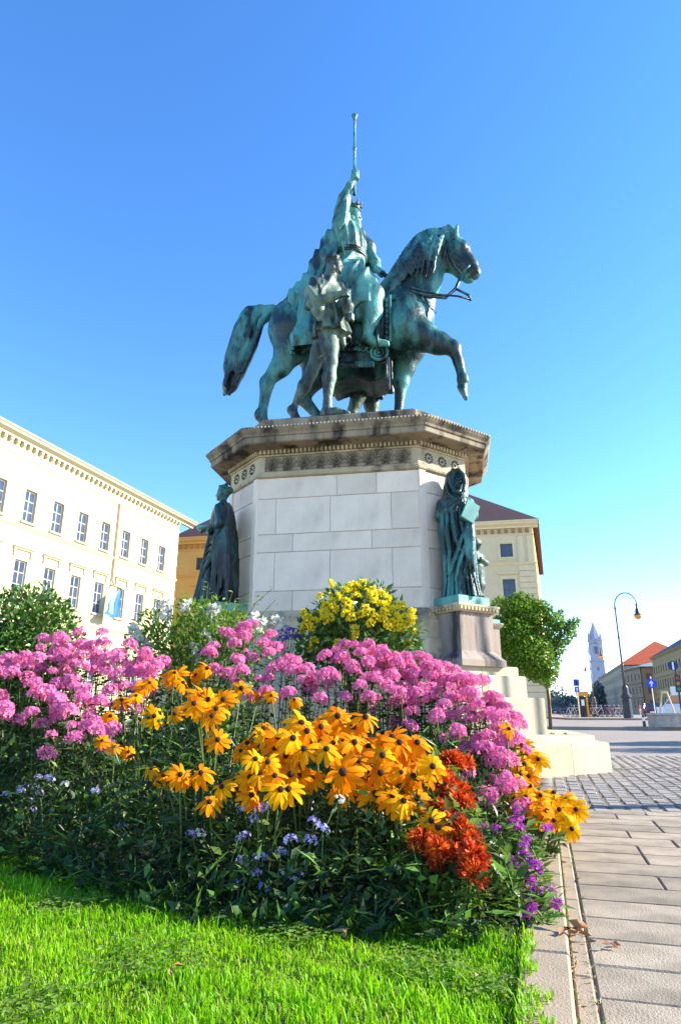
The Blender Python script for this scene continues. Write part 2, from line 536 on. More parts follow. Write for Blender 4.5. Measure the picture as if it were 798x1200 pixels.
sheet('ground', [(-1500, -60), (1500, -60), (1500, 2500), (-1500, 2500)], -0.012, ASPHALT)
BED_FRONT = [(-9, 6.2), (-3.2, 4.55), (-1.7, 3.62), (-0.9, 2.95), (-0.48, 2.66), (0.0, 2.53), (0.35, 2.42), (0.585, 2.37)]
kl = lambda u: tuple(kuv(u, -0.13)[:2])
sheet('lawn_ground', [(-9, -3)] + [kl(-5.0), kl(0.56)] + [(p[0], p[1] + 0.1) for p in BED_FRONT[::-1][1:]], 0.0, TURF)
sheet('flower_bed_soil', BED_FRONT + [kl(4.4), (1.5, 6.7), (-0.3, 7.2), (-4, 8.2), (-9, 9.5)], 0.006, SOIL)
jo = sheet('pavement', [kuv(-5, 0.0)[:2], kuv(-5, 5.5)[:2], kuv(3.6, 5.5)[:2], kuv(3.6, 0.0)[:2]], -0.007, JOINT)
cobble = sheet('cobbled_square', [kuv(3.61, -0.05)[:2], kuv(3.61, 9)[:2], kuv(10.6, 9)[:2], kuv(10.6, -2.6)[:2], kuv(4.7, -0.5)[:2]], -0.007, JOINT)


def stone_mesh(name, lx, ly, h, m, bev=0.006):
    b = MB()
    x, y = lx / 2, ly / 2
    q = lambda e, z: [(-x + e, -y + e, z), (x - e, -y + e, z), (x - e, y - e, z), (-x + e, y - e, z)]
    b.loft([q(0, -h), q(0, -bev), q(bev, 0)], cap=True)
    return b.mesh(name, m)


# long granite slabs, rows across the walk
row, ln = 0.24, 0.56
slab_me = stone_mesh('paving_slab', ln - 0.008, row - 0.0065, 0.05, SLAB)
slab_s = stone_mesh('paving_slab', ln * 0.62 - 0.008, row - 0.0065, 0.05, SLAB)
nrow = 0
u = -0.55
while u < 3.55:
    v = 0.055
    first = True
    nrow += 1
    stag = (nrow * 0.37) % 1.0
    while v < 2.9:
        L_ = ln * (0.62 if (first and stag < 0.5) else 1.0)
        o = obj('paving_slab', slab_s if L_ < ln else slab_me, jo, kuv(u + row / 2, v + L_ / 2, random.uniform(-0.0015, 0.0015)),
                (random.uniform(-.002, .002), random.uniform(-.002, .002), KANG))
        if first and stag >= 0.5: o.location = kuv(u + row / 2, v + L_ / 2 - 0.0)
        v += L_
        first = False
    u += row
# kerb and the narrow channel stone beside it
kerb = empty('kerb', kuv(0, 0), KANG)
tag(kerb, kind='structure')
kb = stone_mesh('kerb_stone', 0.128, 1.0 - 0.006, 0.12, KERB, 0.008)
cb = stone_mesh('channel_stone', 0.05, 0.8 - 0.006, 0.06, KERB, 0.005)
for i in range(6):
    obj('kerb_stone', kb, kerb, (-0.065, -1.62 + i * 1.0 + 0.5, 0.03))
for i in range(7):
    obj('channel_stone', cb, kerb, (0.0275, -1.3 + i * 0.8 + 0.4, 0.002))

# granite setts of the square
setts = []
pu, pv = 0.165, 0.128
for i in range(int(7.0 / pu)):
    for j in range(-18, 66):
        u = 3.69 + i * pu
        v = 0.07 + j * pv
        if v < 0.0 and u < 5.2 - v * 1.2: continue
        uu = u + (0.5 * pu if j % 2 else 0)
        p = kuv(uu, v)
        if p[1] > 12.4: continue
        setts.append((uu, v, p))
vis = [s for s in setts if s[2][0] < 0.52 * s[2][1] and s[1] > 0.02]
vis.sort(key=lambda s: s[2][1])
pick = set(id(s) for s in vis[:300])
sett_mes = [stone_mesh('sett', pv - 0.020, pu - 0.016, 0.05, SETT, 0.010), stone_mesh('sett', pv - 0.026, pu - 0.020, 0.05, SETT, 0.012)]
for s in setts:
    if id(s) in pick:
        obj('sett', random.choice(sett_mes), cobble, (s[2][0], s[2][1], random.uniform(-0.004, 0.004)),
            (random.uniform(-.03, .03), random.uniform(-.03, .03), KANG + random.uniform(-.04, .04)))
rest = [s for s in setts if id(s) not in pick]
base = np.array([(-1, -1, -5), (1, -1, -5), (1, 1, -5), (-1, 1, -5), (-1, -1, -.9), (1, -1, -.9), (1, 1, -.9), (-1, 1, -.9),
                 (-.8, -.84, 0), (.8, -.84, 0), (.8, .84, 0), (-.8, .84, 0)]) * np.array([pv / 2 - 0.010, pu / 2 - 0.008, 0.009])
fb = np.array([[0, 1, 5, 4], [1, 2, 6, 5], [2, 3, 7, 6], [3, 0, 4, 7], [4, 5, 9, 8], [5, 6, 10, 9], [6, 7, 11, 10], [7, 4, 8, 11], [8, 9, 10, 11]])
VV, FF, RR = [], [], []
for k, s in enumerate(rest):
    a = KANG + random.uniform(-.04, .04)
    c, n_ = math.cos(a), math.sin(a)
    B = base.copy()
    tx, ty = random.uniform(-.03, .03), random.uniform(-.03, .03)
    B[:, 2] += tx * B[:, 0] + ty * B[:, 1]
    VV.append(np.stack([B[:, 0] * c - B[:, 1] * n_ + s[2][0], B[:, 0] * n_ + B[:, 1] * c + s[2][1], B[:, 2] + random.uniform(-.004, .004)], 1))
    FF.append(fb + 12 * k)
    RR += [random.random()] * 12
tag(obj('setts', mesh_np('setts', np.concatenate(VV), np.concatenate(FF), [SETT_A], rnd=RR), cobble), kind='stuff')

# raised pavements across the road, each with its kerb step
b = MB()
b.prism([(-40, 36), (4, 30.0), (11, 27.2), (60, 18.5), (120, 190), (30, 190)], -0.3, 0.12)
tag(b.obj('far_pavement', ASPHALT), kind='structure')
b = MB()
b.prism([(17.0, 50.5), (22, 48), (36, 47), (40, 60), (19.5, 66)], 0.0, 0.24)
tag(b.obj('traffic_island', ASPHALT), kind='structure')

# ------------------------------------------------------------------ the monument
MX, MY, MR = -0.055, 9.009, R(-10)
E1, E2 = Vector((math.cos(MR), math.sin(MR))), Vector((-math.sin(MR), math.cos(MR)))
PED = empty('pedestal', (MX, MY, 0), MR, 'octagonal pale stone pedestal with carved cornice and broad cream steps under the bronze horse', 'pedestal')
OCT = [Vector(p) for p in ((-1.2, 0), (1.2, 0), (1.88, .68), (1.88, 1.92), (1.2, 2.6), (-1.2, 2.6), (-1.88, 1.92), (-1.88, .68))]


def octo(p):
    out = []
    for i in range(8):
        a, b_, c = OCT[i - 1], OCT[i], OCT[(i + 1) % 8]
        n1, n2 = (b_ - a).normalized(), (c - b_).normalized()
        n1, n2 = Vector((n1.y, -n1.x)), Vector((n2.y, -n2.x))
        out.append(b_ + (n1 + n2) * (p / (1 + n1.dot(n2))))
    return out


def octloft(name, prof, m, mb=None):
    b = mb or MB()
    b.loft([[(q.x, q.y, z) for q in octo(p)] for p, z in prof])
    return b.obj(name, m, PED)


def side(i):
    A, B = OCT[i], OCT[(i + 1) % 8]
    return A, (B - A).length, math.atan2((B - A).y, (B - A).x)


octloft('core', [(-0.016, 0.0), (-0.016, 4.7)], MORTAR)
octloft('base_moulding', [(0.14, 1.2), (0.14, 1.62), (0.10, 1.66), (0.10, 1.88), (0.075, 1.91), (0.085, 1.935), (0.06, 1.96), (0.05, 1.99), (0.02, 2.02), (0.0, 2.05)], LIME)
# egg moulding beads along the base
b = MB()
for i in range(8):
    A, L_, a = side(i)
    d = Vector((math.cos(a), math.sin(a)))
    nrm = Vector((d.y, -d.x))
    n_ = int(L_ / 0.07)
    for k in range(n_):
        p = A + d * (L_ * (k + .5) / n_) + nrm * 0.07
        b.sphere((p.x, p.y, 1.955), (0.022, 0.022, 0.026), 6, 4)
tag(b.obj('bead_row', LIME, PED), kind='stuff')


def block_mesh(wd, h, t=0.12, e=0.007):
    b = MB()
    q = lambda i, y: [(i, y, i), (wd - i, y, i), (wd - i, y, h - i), (i, y, h - i)]
    b.loft([q(0, t), q(0, e), q(e, 0.0)][::1])
    me = b.mesh('wall_block', MARBLE)
    me.flip_normals()
    return me


courses = [(2.05, 2.34), (2.34, 2.91), (2.91, 3.18), (3.18, 3.73), (3.73, 4.06)]
joints = [[0.0, .235, .70, 1.0], [0.0, .12, .46, .83, 1.0], [0.0, .23, .71, 1.0], [0.0, .12, .46, .83, 1.0], [0.0, .50, .745, 1.0]]
for i in range(8):
    A, L_, a = side(i)
    d = Vector((math.cos(a), math.sin(a)))
    for (z0, z1), jt in zip(courses, joints):
        js = jt if i in (0, 4) else [0.0, 0.52 if (z0 * 100) % 2 > 1 else 0.40, 1.0]
        for k in range(len(js) - 1):
            x0, x1 = js[k] * L_ + 0.002, js[k + 1] * L_ - 0.002
            p = A + d * x0
            inn = Vector((-d.y, d.x)) * random.uniform(0, 0.004)
            obj('wall_block', block_mesh(x1 - x0, z1 - z0 - 0.006), PED, (p.x + inn.x, p.y + inn.y, z0 + 0.003), (0, 0, a))
    # slim corner shaft on the chamfers
    if i in (1, 3, 5, 7):
        for t in (0.0, L_ - 0.115):
            p = A + d * t
            b = MB()
            b.box(0.0, 0.115, -0.022, 0.03, 2.052, 4.058)
            obj('corner_shaft', b.mesh('corner_shaft', MARBLE), PED, (p.x, p.y, 0), (0, 0, a))
octloft('frieze_moulding', [(0.0, 4.06), (0.035, 4.075), (0.045, 4.10), (0.03, 4.115), (0.03, 4.135), (0.008, 4.15)], LIME)
octloft('frieze', [(0.0, 4.15), (0.0, 4.40), (0.02, 4.405), (0.02, 4.43)], LIME)
octloft('dentil_bed', [(0.015, 4.43), (0.015, 4.50)], LIME_DARK)
b = MB()
for i in range(8):
    A, L_, a = side(i)
    d = Vector((math.cos(a), math.sin(a)))
    n_ = int(L_ / 0.062)
    for k in range(n_):
        c = A + d * (L_ * (k + .5) / n_)
        nrm = Vector((d.y, -d.x))
        pts = [c + d * sx * 0.019 + nrm * q for sx, q in ((-1, 0.0), (-1, 0.065), (1, 0.065), (1, 0.0))]
        b.prism([(p.x, p.y) for p in pts], 4.432, 4.492)
tag(b.obj('dentil_row', LIME, PED), kind='stuff')
octloft('cornice', [(0.02, 4.49), (0.12, 4.50), (0.30, 4.51), (0.315, 4.525), (0.315, 4.60), (0.335, 4.61), (0.345, 4.64), (0.38, 4.68), (0.395, 4.705), (0.395, 4.74), (0.10, 4.765), (0.02, 4.77)], LIME_DARK)
octloft('top_slab', [(0.0, 4.76), (-0.005, 4.93), (-0.03, 4.945), (-0.03, 5.03), (-0.05, 5.05)], LIME_DARK)
# beads along the top edge of the cornice
b = MB()
for i in range(8):
    oc, oc2 = octo(0.395)[i], octo(0.395)[(i + 1) % 8]
    L_ = (oc2 - oc).length
    n_ = int(L_ / 0.055)
    for k in range(n_):
        p = oc.lerp(oc2, (k + .5) / n_)
        b.sphere((p.x, p.y, 4.722), 0.018, 5, 4)
tag(b.obj('bead_row', LIME, PED), kind='stuff')

# carved frieze panels and ornaments
b = MB()
b.box(0.10, 2.30, -0.012, 0.02, 4.165, 4.395)
b.obj('frieze_panel', LIME_DARK, PED, loc=(-1.2, 0, 0))


def scroll_mesh(flip):
    b = MB()
    pts = []
    for k in range(30):
        t = k / 29
        a = t * 4.4 * PI
        r = 0.092 * (1 - t) + 0.012
        pts.append((r * math.cos(a) * flip, -0.012 - 0.01 * t, r * math.sin(a)))
    b.tube(pts, [0.014 - 0.006 * k / 29 for k in range(30)], 5)
    b.sphere((0, -0.015, 0), (0.022, 0.02, 0.022), 8, 5)
    for k in range(9):
        a = k * 2 * PI / 9 + 0.2
        b.sphere((0.10 * math.cos(a) * flip, -0.006, 0.10 * math.sin(a)), (0.030, 0.012, 0.020), 6, 4)
    for k in range(5):
        a = k * 2 * PI / 5
        b.sphere((0.055 * math.cos(a), -0.012, 0.055 * math.sin(a)), (0.018, 0.012, 0.022), 6, 4)
    return b.mesh('scroll_ornament', LIME_DARK, smooth=True)


scr = [scroll_mesh(1), scroll_mesh(-1)]
for k in range(9):
    obj('scroll_ornament', scr[k % 2], PED, (-0.98 + k * 0.245, -0.012, 4.28))
b = MB()
for k in range(12):
    a = k * PI / 6
    b.sphere((0.074 * math.cos(a), -0.004, 0.074 * math.sin(a)), (0.013, 0.012, 0.013), 6, 4)
b.torus((0, 0, 0), 0.056, 0.006, 18, 5)
b.sphere((0, -0.004, 0), (0.02, 0.015, 0.02), 8, 5)
ros = b.mesh('rosette', BRONZE_D, smooth=True)
for i in (1, 3, 5, 7, 2, 6):
    A, L_, a = side(i)
    d = Vector((math.cos(a), math.sin(a)))
    for t in (0.22, 0.5, 0.78):
        p = A + d * L_ * t
        obj('rosette', ros, PED, (p.x, p.y, 4.275), (0, 0, a))

# steps: rings of separate stones
for p_out, p_in, z0, z1 in ((1.52, 1.2, -0.02, 0.335), (1.37, 0.7, 0.30, 0.42), (0.836, 0.45, 0.40, 0.87), (0.63, 0.3, 0.85, 1.15), (0.54, 0.02, 1.13, 1.275)):
    A_, B_ = octo(p_out), octo(p_in)
    for i in range(8):
        j = (i + 1) % 8
        n_ = 4 if i in (0, 4) else 3 if z1 < .4 else 2
        for k in range(n_):
            t0, t1 = k / n_, (k + 1) / n_
            g = 0.0030 / (A_[j] - A_[i]).length
            q = [A_[i].lerp(A_[j], t0 + g), A_[i].lerp(A_[j], t1 - g), B_[i].lerp(B_[j], t1 - g), B_[i].lerp(B_[j], t0 + g)]
            mb = MB()
            cx = sum((x for x in q), Vector((0, 0))) / 4
            ins = [x + (cx - x).normalized() * 0.014 for x in q]
            mb.loft([[(x.x, x.y, z0) for x in q], [(x.x, x.y, z1 - 0.011) for x in q], [(x.x, x.y, z1) for x in ins]])
            mb.obj('step_stone', STEP, PED)


def rect_loft(mb, hw, d0, prof):
    """plinth frame: x along the chamfer, -y outwards; a rectangle from the wall (y=0.02) to y=-d0 grown by p"""
    mb.loft([[(-hw - p, -d0 - p, z), (hw + p, -d0 - p, z), (hw + p, 0.05, z), (-hw - p, 0.05, z)] for p, z in prof])
    return mb


PLINTH = []
for i in (1, 7, 3, 5):
    A, L_, a = side(i)
    d = Vector((math.cos(a), math.sin(a)))
    c = A + d * L_ / 2
    hw, dd = 0.31, 0.50
    pr = obj('corner_plinth', rect_loft(MB(), hw, dd, [(0.10, 1.26), (0.10, 1.34), (0.07, 1.37), (0.05, 1.40), (0.015, 1.44), (0.0, 1.46), (0.0, 1.955), (0.02, 1.965)]).mesh('corner_plinth', LIME_PINK), PED, (c.x, c.y, 0), (0, 0, a))
    rect_loft(MB(), hw, dd, [(0.02, 1.965), (0.035, 1.98), (0.05, 2.005), (0.075, 2.035), (0.075, 2.06), (0.04, 2.07)]).obj('plinth_cornice', LIME, pr)
    mb = MB()
    for k in range(11):
        mb.box(-0.335 + k * 0.067 - 0.017, -0.335 + k * 0.067 + 0.017, -dd - 0.072, -dd - 0.02, 1.985, 2.025)
    for k in range(8):
        for sx in (-1, 1):
            x = sx * (hw + 0.045)
            mb.box(x - 0.026, x + 0.026, -dd + k * 0.067 + 0.01, -dd + k * 0.067 + 0.044, 1.985, 2.025)
    tag(mb.obj('dentil_row', LIME, pr), kind='stuff')
    rect_loft(MB(), hw - 0.02, dd - 0.02, [(0.0, 2.07), (0.0, 2.18), (-0.012, 2.19)]).obj('bronze_base', BRONZE_GREEN, pr)
    PLINTH.append((c, a))
    # lower side pier beside it
    for s_ in (1, -1):
        if (i, s_) not in ((1, 1), (7, -1), (3, -1), (5, 1)): continue
        m2 = MB()
        x0 = s_ * 0.56
        prof = [(0.04, 1.26), (0.04, 1.33), (0.0, 1.37), (0.0, 1.80), (0.03, 1.84), (0.045, 1.87), (0.045, 1.89)]
        m2.loft([[(x0 - 0.10 - p, -0.30 - p, z), (x0 + 0.10 + p, -0.30 - p, z), (x0 + 0.10 + p, 0.05, z), (x0 - 0.10 - p, 0.05, z)] for p, z in prof])
        sp_ = m2.obj('side_pier', LIME_PINK, pr)
        MB().box(x0 - 0.11, x0 + 0.11, -0.31, 0.05, 1.892, 1.94).obj('bronze_cap', BRONZE_GREEN, sp_)


# ------------------------------------------------------------------ the equestrian group (local frame of the pedestal, origin on the slab)
SZ = 5.05
MO = Vector((MX, MY))


def hp(px, py, y=0.0, yc=1.3):
    """photo point -> group frame, on the vertical plane y"""
    r = ray(px, py)
    dxy = Vector((r[0], r[1]))
    t = (yc + y + MO.dot(E2)) / dxy.dot(E2)
    P = dxy * t - MO
    return np.array([P.dot(E1), y, CH + r[2] * t - SZ])


PXM = 0.0154
base_xy = MO + E2 * 1.3
GRP = empty('equestrian_statue', (base_xy.x, base_xy.y, SZ), MR, 'green patinated bronze group of a crowned rider raising a sceptre on a striding horse', 'statue')

# ---- horse
s = Sculpt((-2.3, -0.85, -0.02), (2.6, 0.85, 4.65), 0.021)
NY = -0.30
s.cap(hp(356, 384), hp(462, 382), 0.55, 0.56, 0.1, ys=0.88)
s.ell(hp(343, 384), (0.42, 0.50, 0.50), 0.15)
s.ell(hp(341, 390, -0.22), (0.37, 0.28, 0.48), 0.12, ry=0.2)
s.ell(hp(341, 390, 0.22), (0.37, 0.28, 0.48), 0.12, ry=0.2)
s.ell(hp(476, 372), (0.50, 0.50, 0.52), 0.15)
s.ell(hp(472, 378, -0.28), (0.36, 0.26, 0.46), 0.12, ry=-0.3)
s.ell(hp(472, 378, 0.28), (0.36, 0.26, 0.46), 0.12, ry=-0.3)
s.ell(hp(492, 372, -0.16), (0.22, 0.20, 0.26), 0.1)
s.ell(hp(492, 372, 0.16), (0.22, 0.20, 0.26), 0.1)
# neck and head
s.chain([hp(470, 352), hp(486, 322), hp(501, 300), hp(514, 288)], [0.54, 0.40, 0.31, 0.25], 0.12, ys=0.62)
s.chain([hp(484, 350), hp(498, 325), hp(507, 305)], [0.42, 0.27, 0.20], 0.1, ys=0.6)
s.chain([hp(521, 282), hp(535, 294), hp(548, 311), hp(554, 320)], [0.20, 0.215, 0.155, 0.125], 0.08, ys=0.72)
s.ell(hp(525, 302), (0.21, 0.15, 0.24), 0.08, ry=0.5)
s.chain([hp(527, 310), hp(540, 321), hp(547, 328)], [0.15, 0.09, 0.075], 0.07, ys=0.75)
s.ell(hp(555, 320), (0.115, 0.125, 0.12), 0.05)
s.ell(hp(551, 328), (0.075, 0.085, 0.05), 0.04)
for sy in (-1, 1):
    s.ell(hp(558.5, 320, 0.07 * sy), (0.045, 0.05, 0.055), 0.03)
    s.ell(hp(559.5, 320.5, 0.11 * sy), (0.03, 0.05, 0.042), 0.01, cut=True)
    s.ell(hp(541, 288, 0.135 * sy), (0.075, 0.05, 0.05), 0.04)
    s.ell(hp(541.5, 289.5, 0.175 * sy), (0.055, 0.04, 0.034), 0.008, cut=True)
    s.ell(hp(541.3, 289.3, 0.150 * sy), (0.040, 0.03, 0.028), 0.004)
    s.cap(hp(531.5, 279, 0.10 * sy), hp(536.5, 262, 0.12 * sy), 0.085, 0.014, 0.03, ys=0.7)
    s.cap(hp(533, 300, 0.13 * sy), hp(549, 316, 0.09 * sy), 0.022, 0.015, 0.05)
s.ell(hp(553.5, 327.5, 0), (0.10, 0.16, 0.024), 0.01, ry=-0.25, cut=True)
# raised near foreleg
s.chain([hp(476, 384, NY), hp(493, 394, NY), hp(514, 402, NY), hp(530, 407, NY)], [0.40, 0.27, 0.185, 0.135], 0.09, ys=0.8)
s.ell(hp(531, 408, NY), (0.135, 0.12, 0.15), 0.05)
s.chain([hp(532, 409, NY), hp(537, 424, NY), hp(541, 441, NY)], [0.115, 0.085, 0.08], 0.04)
s.ell(hp(542, 445, NY), (0.105, 0.10, 0.115), 0.04)
s.chain([hp(542, 447, NY), hp(541, 455, NY)], [0.085, 0.075], 0.04)
s.chain([hp(542, 455, NY), hp(540, 464, NY)], [0.082, 0.125], 0.03)
s.cap(hp(505, 484.6, NY), hp(505, 484.6, NY), 0.6, 0.6, 0.01, cut=True)
s.ell(hp(538, 453, NY), (0.05, 0.06, 0.045), 0.02)
# standing far foreleg
FY = 0.30
q = hp(466, 482, FY)
s.chain([hp(474, 392, FY), hp(478, 412, FY), hp(474, 430, FY), hp(470, 447, FY)], [0.34, 0.28, 0.19, 0.14], 0.09, ys=0.8)
s.ell(hp(470, 449, FY), (0.14, 0.13, 0.16), 0.05)
s.chain([hp(470, 450, FY), hp(467, 482, FY)], [0.115, 0.085], 0.04)
s.ell((q[0], FY, 0.36), (0.11, 0.10, 0.12), 0.05)
s.chain([(q[0], FY, 0.36), (q[0] + 0.10, FY, 0.19)], [0.09, 0.08], 0.04)
s.chain([(q[0] + 0.10, FY, 0.17), (q[0] + 0.15, FY, 0.02)], [0.11, 0.15], 0.03)
# near hind leg (left-most)
HY = -0.28
q = hp(307, 486, HY)
s.chain([hp(342, 388, HY), hp(340, 411, HY), hp(329, 430, HY), hp(315, 446, HY)], [0.40, 0.285, 0.185, 0.12], 0.08, ys=0.75)
s.cap(hp(321, 440, HY), hp(311, 447, HY), 0.10, 0.06, 0.05, ys=0.7)
s.ell(hp(313, 450, HY), (0.12, 0.10, 0.16), 0.05)
s.chain([hp(313, 452, HY), hp(308, 482, HY)], [0.115, 0.085], 0.04)
s.ell((q[0] - 0.02, HY, q[2]), (0.11, 0.10, 0.12), 0.05)
s.chain([(q[0], HY, q[2]), (q[0] + 0.12, HY, 0.20)], [0.09, 0.08], 0.04)
s.chain([(q[0] + 0.12, HY, 0.17), (q[0] + 0.18, HY, 0.02)], [0.11, 0.15], 0.03)
# far hind leg, stepping under the belly
GY = 0.28
s.chain([hp(350, 390, GY), hp(376, 422, GY), hp(371, 440, GY), hp(358, 463, GY)], [0.46, 0.33, 0.24, 0.13], 0.1, ys=0.75)
s.ell(hp(356, 467, GY), (0.13, 0.11, 0.14), 0.05)
q = hp(374, 490, GY)
s.chain([hp(357, 469, GY), q], [0.115, 0.085], 0.04)
s.ell(q, (0.11, 0.10, 0.11), 0.05)
s.chain([q, (q[0] + 0.12, GY, 0.20)], [0.09, 0.08], 0.04)
s.chain([(q[0] + 0.12, GY, 0.17), (q[0] + 0.18, GY, 0.02)], [0.11, 0.15], 0.03)
# muscle relief
s.push((-2.3, -0.85, 0.3), (2.6, 0.85, 3.2), lambda X, Y, Z: 0.010 * np.sin(5 * X + 3 * Z + 2 * Y) * np.sin(4 * Z - 3 * X + 1) + 0 * Y)
HORSE = obj('horse', s.mesh('horse', BRONZE), GRP)

# tail
s = Sculpt((-2.7, -0.5, 0.2), (-0.9, 0.5, 2.9), 0.024)
tp = [(325, 366, 9), (315, 364, 10.5), (303, 366, 12.5), (294, 374, 14), (289, 388, 16), (285, 403, 16), (280, 418, 14.5), (275, 434, 12), (270, 450, 8), (266, 462, 3)]
s.chain([hp(a, b_) for a, b_, r in tp], [r * PXM for a, b_, r in tp], 0.1, ys=0.8)
for k in range(16):
    t = k / 15
    off = (t - .5) * 2
    yy = 0.17 * math.sin(k * 2.4)
    pts = [hp(a + off * r * 0.85, b_ + abs(off) * r * 0.15, yy * min(1, i / 3)) for i, (a, b_, r) in enumerate(tp)]
    j = 6 + (k * 7) % 4
    s.chain(pts[1:j + 1], [0.05, 0.06, 0.065, 0.065, 0.06, 0.055, 0.05, 0.04, 0.03][:j], 0.025)
s.push((-2.7, -0.5, 0.2), (-0.9, 0.5, 2.9), lambda X, Y, Z: 0.014 * np.sin(30 * (X * 0.9 - Z * 0.35) + 9 * Y) * np.clip((-1.2 - X) * 4, 0, 1))
obj('tail', s.mesh('tail', BRONZE), HORSE)

# mane: long locks falling over the near side of the neck
s = Sculpt((0.6, -0.75, 1.9), (2.2, 0.6, 4.65), 0.015)
crest = [(515, 272), (509, 271.5), (503, 272.5), (498, 274.5), (493, 277), (489, 280.5), (485, 285), (481, 290), (477.5, 295), (474, 300.5), (470.5, 306), (467, 312), (463.5, 318), (460, 324), (457, 330), (455, 335)]
for k, (a, b_) in enumerate(crest):
    for m_ in range(4):
        f = m_ / 3
        ln_ = 40 + 9 * math.sin(k * 1.9 + m_ * 2.1) + (8 if k < 4 else 0) - 8 * f
        slant = .16 + .16 * (k / 15) + .10 * f
        pts = []
        for i in range(8):
            t = i / 7
            wob = 1.5 * math.sin(t * 8 + k * 2.3 + m_ * 1.4) * t
            depth = -0.03 - 0.31 * math.sin(min(1, t * 1.7 + .12 * m_) * PI / 2) - .012 * ((k + m_) % 3)
            pts.append(hp(a + 3 * f - ln_ * slant * t * (1.5 - .5 * t) + wob, b_ + 1.5 + 3 * f + ln_ * .92 * t, depth))
        s.chain(pts, [0.036, 0.046, 0.047, 0.044, 0.039, 0.033, 0.025, 0.010], 0.010)
    s.ell(hp(a, b_ + 3, 0.03), (0.11, 0.13, 0.10), 0.05)
s.chain([hp(516, 272, 0), hp(526, 268, -.02), hp(534, 275, -0.05), hp(540, 284, -0.05)], [0.07, 0.07, 0.05, 0.02], 0.03)
s.push((0.6, -0.75, 1.9), (2.2, 0.6, 4.65), lambda X, Y, Z: 0.004 * np.sin(80 * X + 30 * Z + 8 * Y))
obj('mane', s.mesh('mane', BRONZE), HORSE)

# bridle, reins and breast strap
b = MB()
T = lambda pts, r: b.tube([hp(*p) for p in pts], r, 6)
for sy in (-1, 1):
    y = 0.17 * sy
    T([(522, 272, 0), (523, 285, y), (527, 300, y * 1.05), (533, 313, y * .9), (541, 322, y * .72)], 0.030)
    T([(541, 322, y * .72), (549, 312, y * .75), (553, 307, 0)], 0.028)
    T([(522, 276, y * .6), (532, 280, y * .95), (540, 279, 0)], 0.028)
    T([(524, 283, y * 1.02), (520, 300, y), (518, 313, 0)], 0.028)
    # long shanked bit
    T([(540, 321, y * .75), (537, 330, y * .8), (533, 338, y), (549, 346, y * 1.0), (551, 352, y)], 0.026)
    # two reins to the rider's hand
    T([(541, 323, y * .75), (534, 338, y), (522, 349, y * 1.5), (500, 347, y * 2.3), (478, 340, y * 2.3), (455, 326, -0.12), (446, 320, -0.1)], 0.030)
    T([(551, 351, y), (536, 347, y * 1.3), (512, 345, y * 2.0), (485, 338, y * 2.35), (462, 328, -0.1), (447, 318, -0.1)], 0.019)
    # chest strap
    T([(452, 352, 0.60 * sy), (470, 350, 0.50 * sy), (490, 352, 0.44 * sy), (506, 362, 0.25 * sy), (510, 366, 0)], 0.026)
b.obj('bridle', BRONZE_D, HORSE, smooth=True)

# saddle cloth: hangs straight down from the widest part of the barrel
bz = hp(410, 390)[2]
bx0, bx1 = hp(378, 390)[0], hp(456, 390)[0]
zb = hp(410, 428, -0.58)[2]
s = Sculpt((bx0 - 0.2, -0.9, zb - 0.2), (bx1 + 0.2, 0.9, bz + 0.9), 0.024)
mx, hl = (bx0 + bx1) / 2, (bx1 - bx0) / 2


def cloth(X, Y, Z):
    rad = np.sqrt((Y / 0.88) ** 2 + np.maximum(Z - bz, 0) ** 2) - 0.645
    rad = rad + 0.012 * np.sin(13 * X) * np.clip((bz + 0.2 - Z) * 2, 0, 1)
    shell = np.maximum(rad, -(rad + 0.07))
    low = zb + 0.03 * np.sin(26 * X) + 0 * Y
    return np.maximum(np.maximum(shell, np.abs(X - mx) - hl), low - Z)


s.field((bx0 - 0.2, -0.9, zb - 0.2), (bx1 + 0.2, 0.9, bz + 0.9), cloth, 0.02)
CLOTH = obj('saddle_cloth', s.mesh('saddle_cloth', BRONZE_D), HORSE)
for sy in (-1, 1):
    b = MB()
    y = 0.60 * sy
    c = hp(444, 413, y)
    b.torus(c, 0.135, 0.032, 22, 6)
    b.torus(c, 0.075, 0.022, 16, 6)
    b.sphere(c, (0.045, 0.03, 0.045), 8, 5)
    for k in range(24):
        p = hp(384 + k * 2.3, 424, y)
        b.tube([p, p + np.array([0.01, 0, -0.10])], [0.022, 0.012], 5)
    for k in range(46):
        p = hp(388 + 2.35 * (k % 20) + random.uniform(-1, 1), 402 + 7 * (k // 20) + random.uniform(-1.5, 1.5), y)
        rr_ = random.uniform(.022, .042)
        if k % 3 == 0: b.torus(p, rr_ * 1.2, .012, 10, 5)
        else: b.sphere(p, (rr_, .022, rr_ * random.uniform(.6, 1.3)), 7, 4)
    for k in range(9):
        p = hp(453 - 0.1 * k, 352 + k * 6.2, y * 1.01)
        b.sphere(p, (0.035, 0.03, 0.055), 7, 4)
    b.tube([hp(448, 346, y), hp(448, 400, y)], 0.022, 6)
    b.tube([hp(457, 346, y), hp(457, 400, y)], 0.022, 6)
    b.obj('cloth_ornament', BRONZE, CLOTH, smooth=True)
# dark drape under the horse, standing in for the shade of its belly
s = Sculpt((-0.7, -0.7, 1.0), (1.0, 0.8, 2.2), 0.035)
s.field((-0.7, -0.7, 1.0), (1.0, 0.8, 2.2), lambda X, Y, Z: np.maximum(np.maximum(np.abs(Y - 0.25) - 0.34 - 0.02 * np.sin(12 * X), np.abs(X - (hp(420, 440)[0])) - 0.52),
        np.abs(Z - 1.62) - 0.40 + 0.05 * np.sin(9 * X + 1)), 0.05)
obj('belly_shade_drape', s.mesh('belly_shade_drape', BRONZE_D), HORSE)

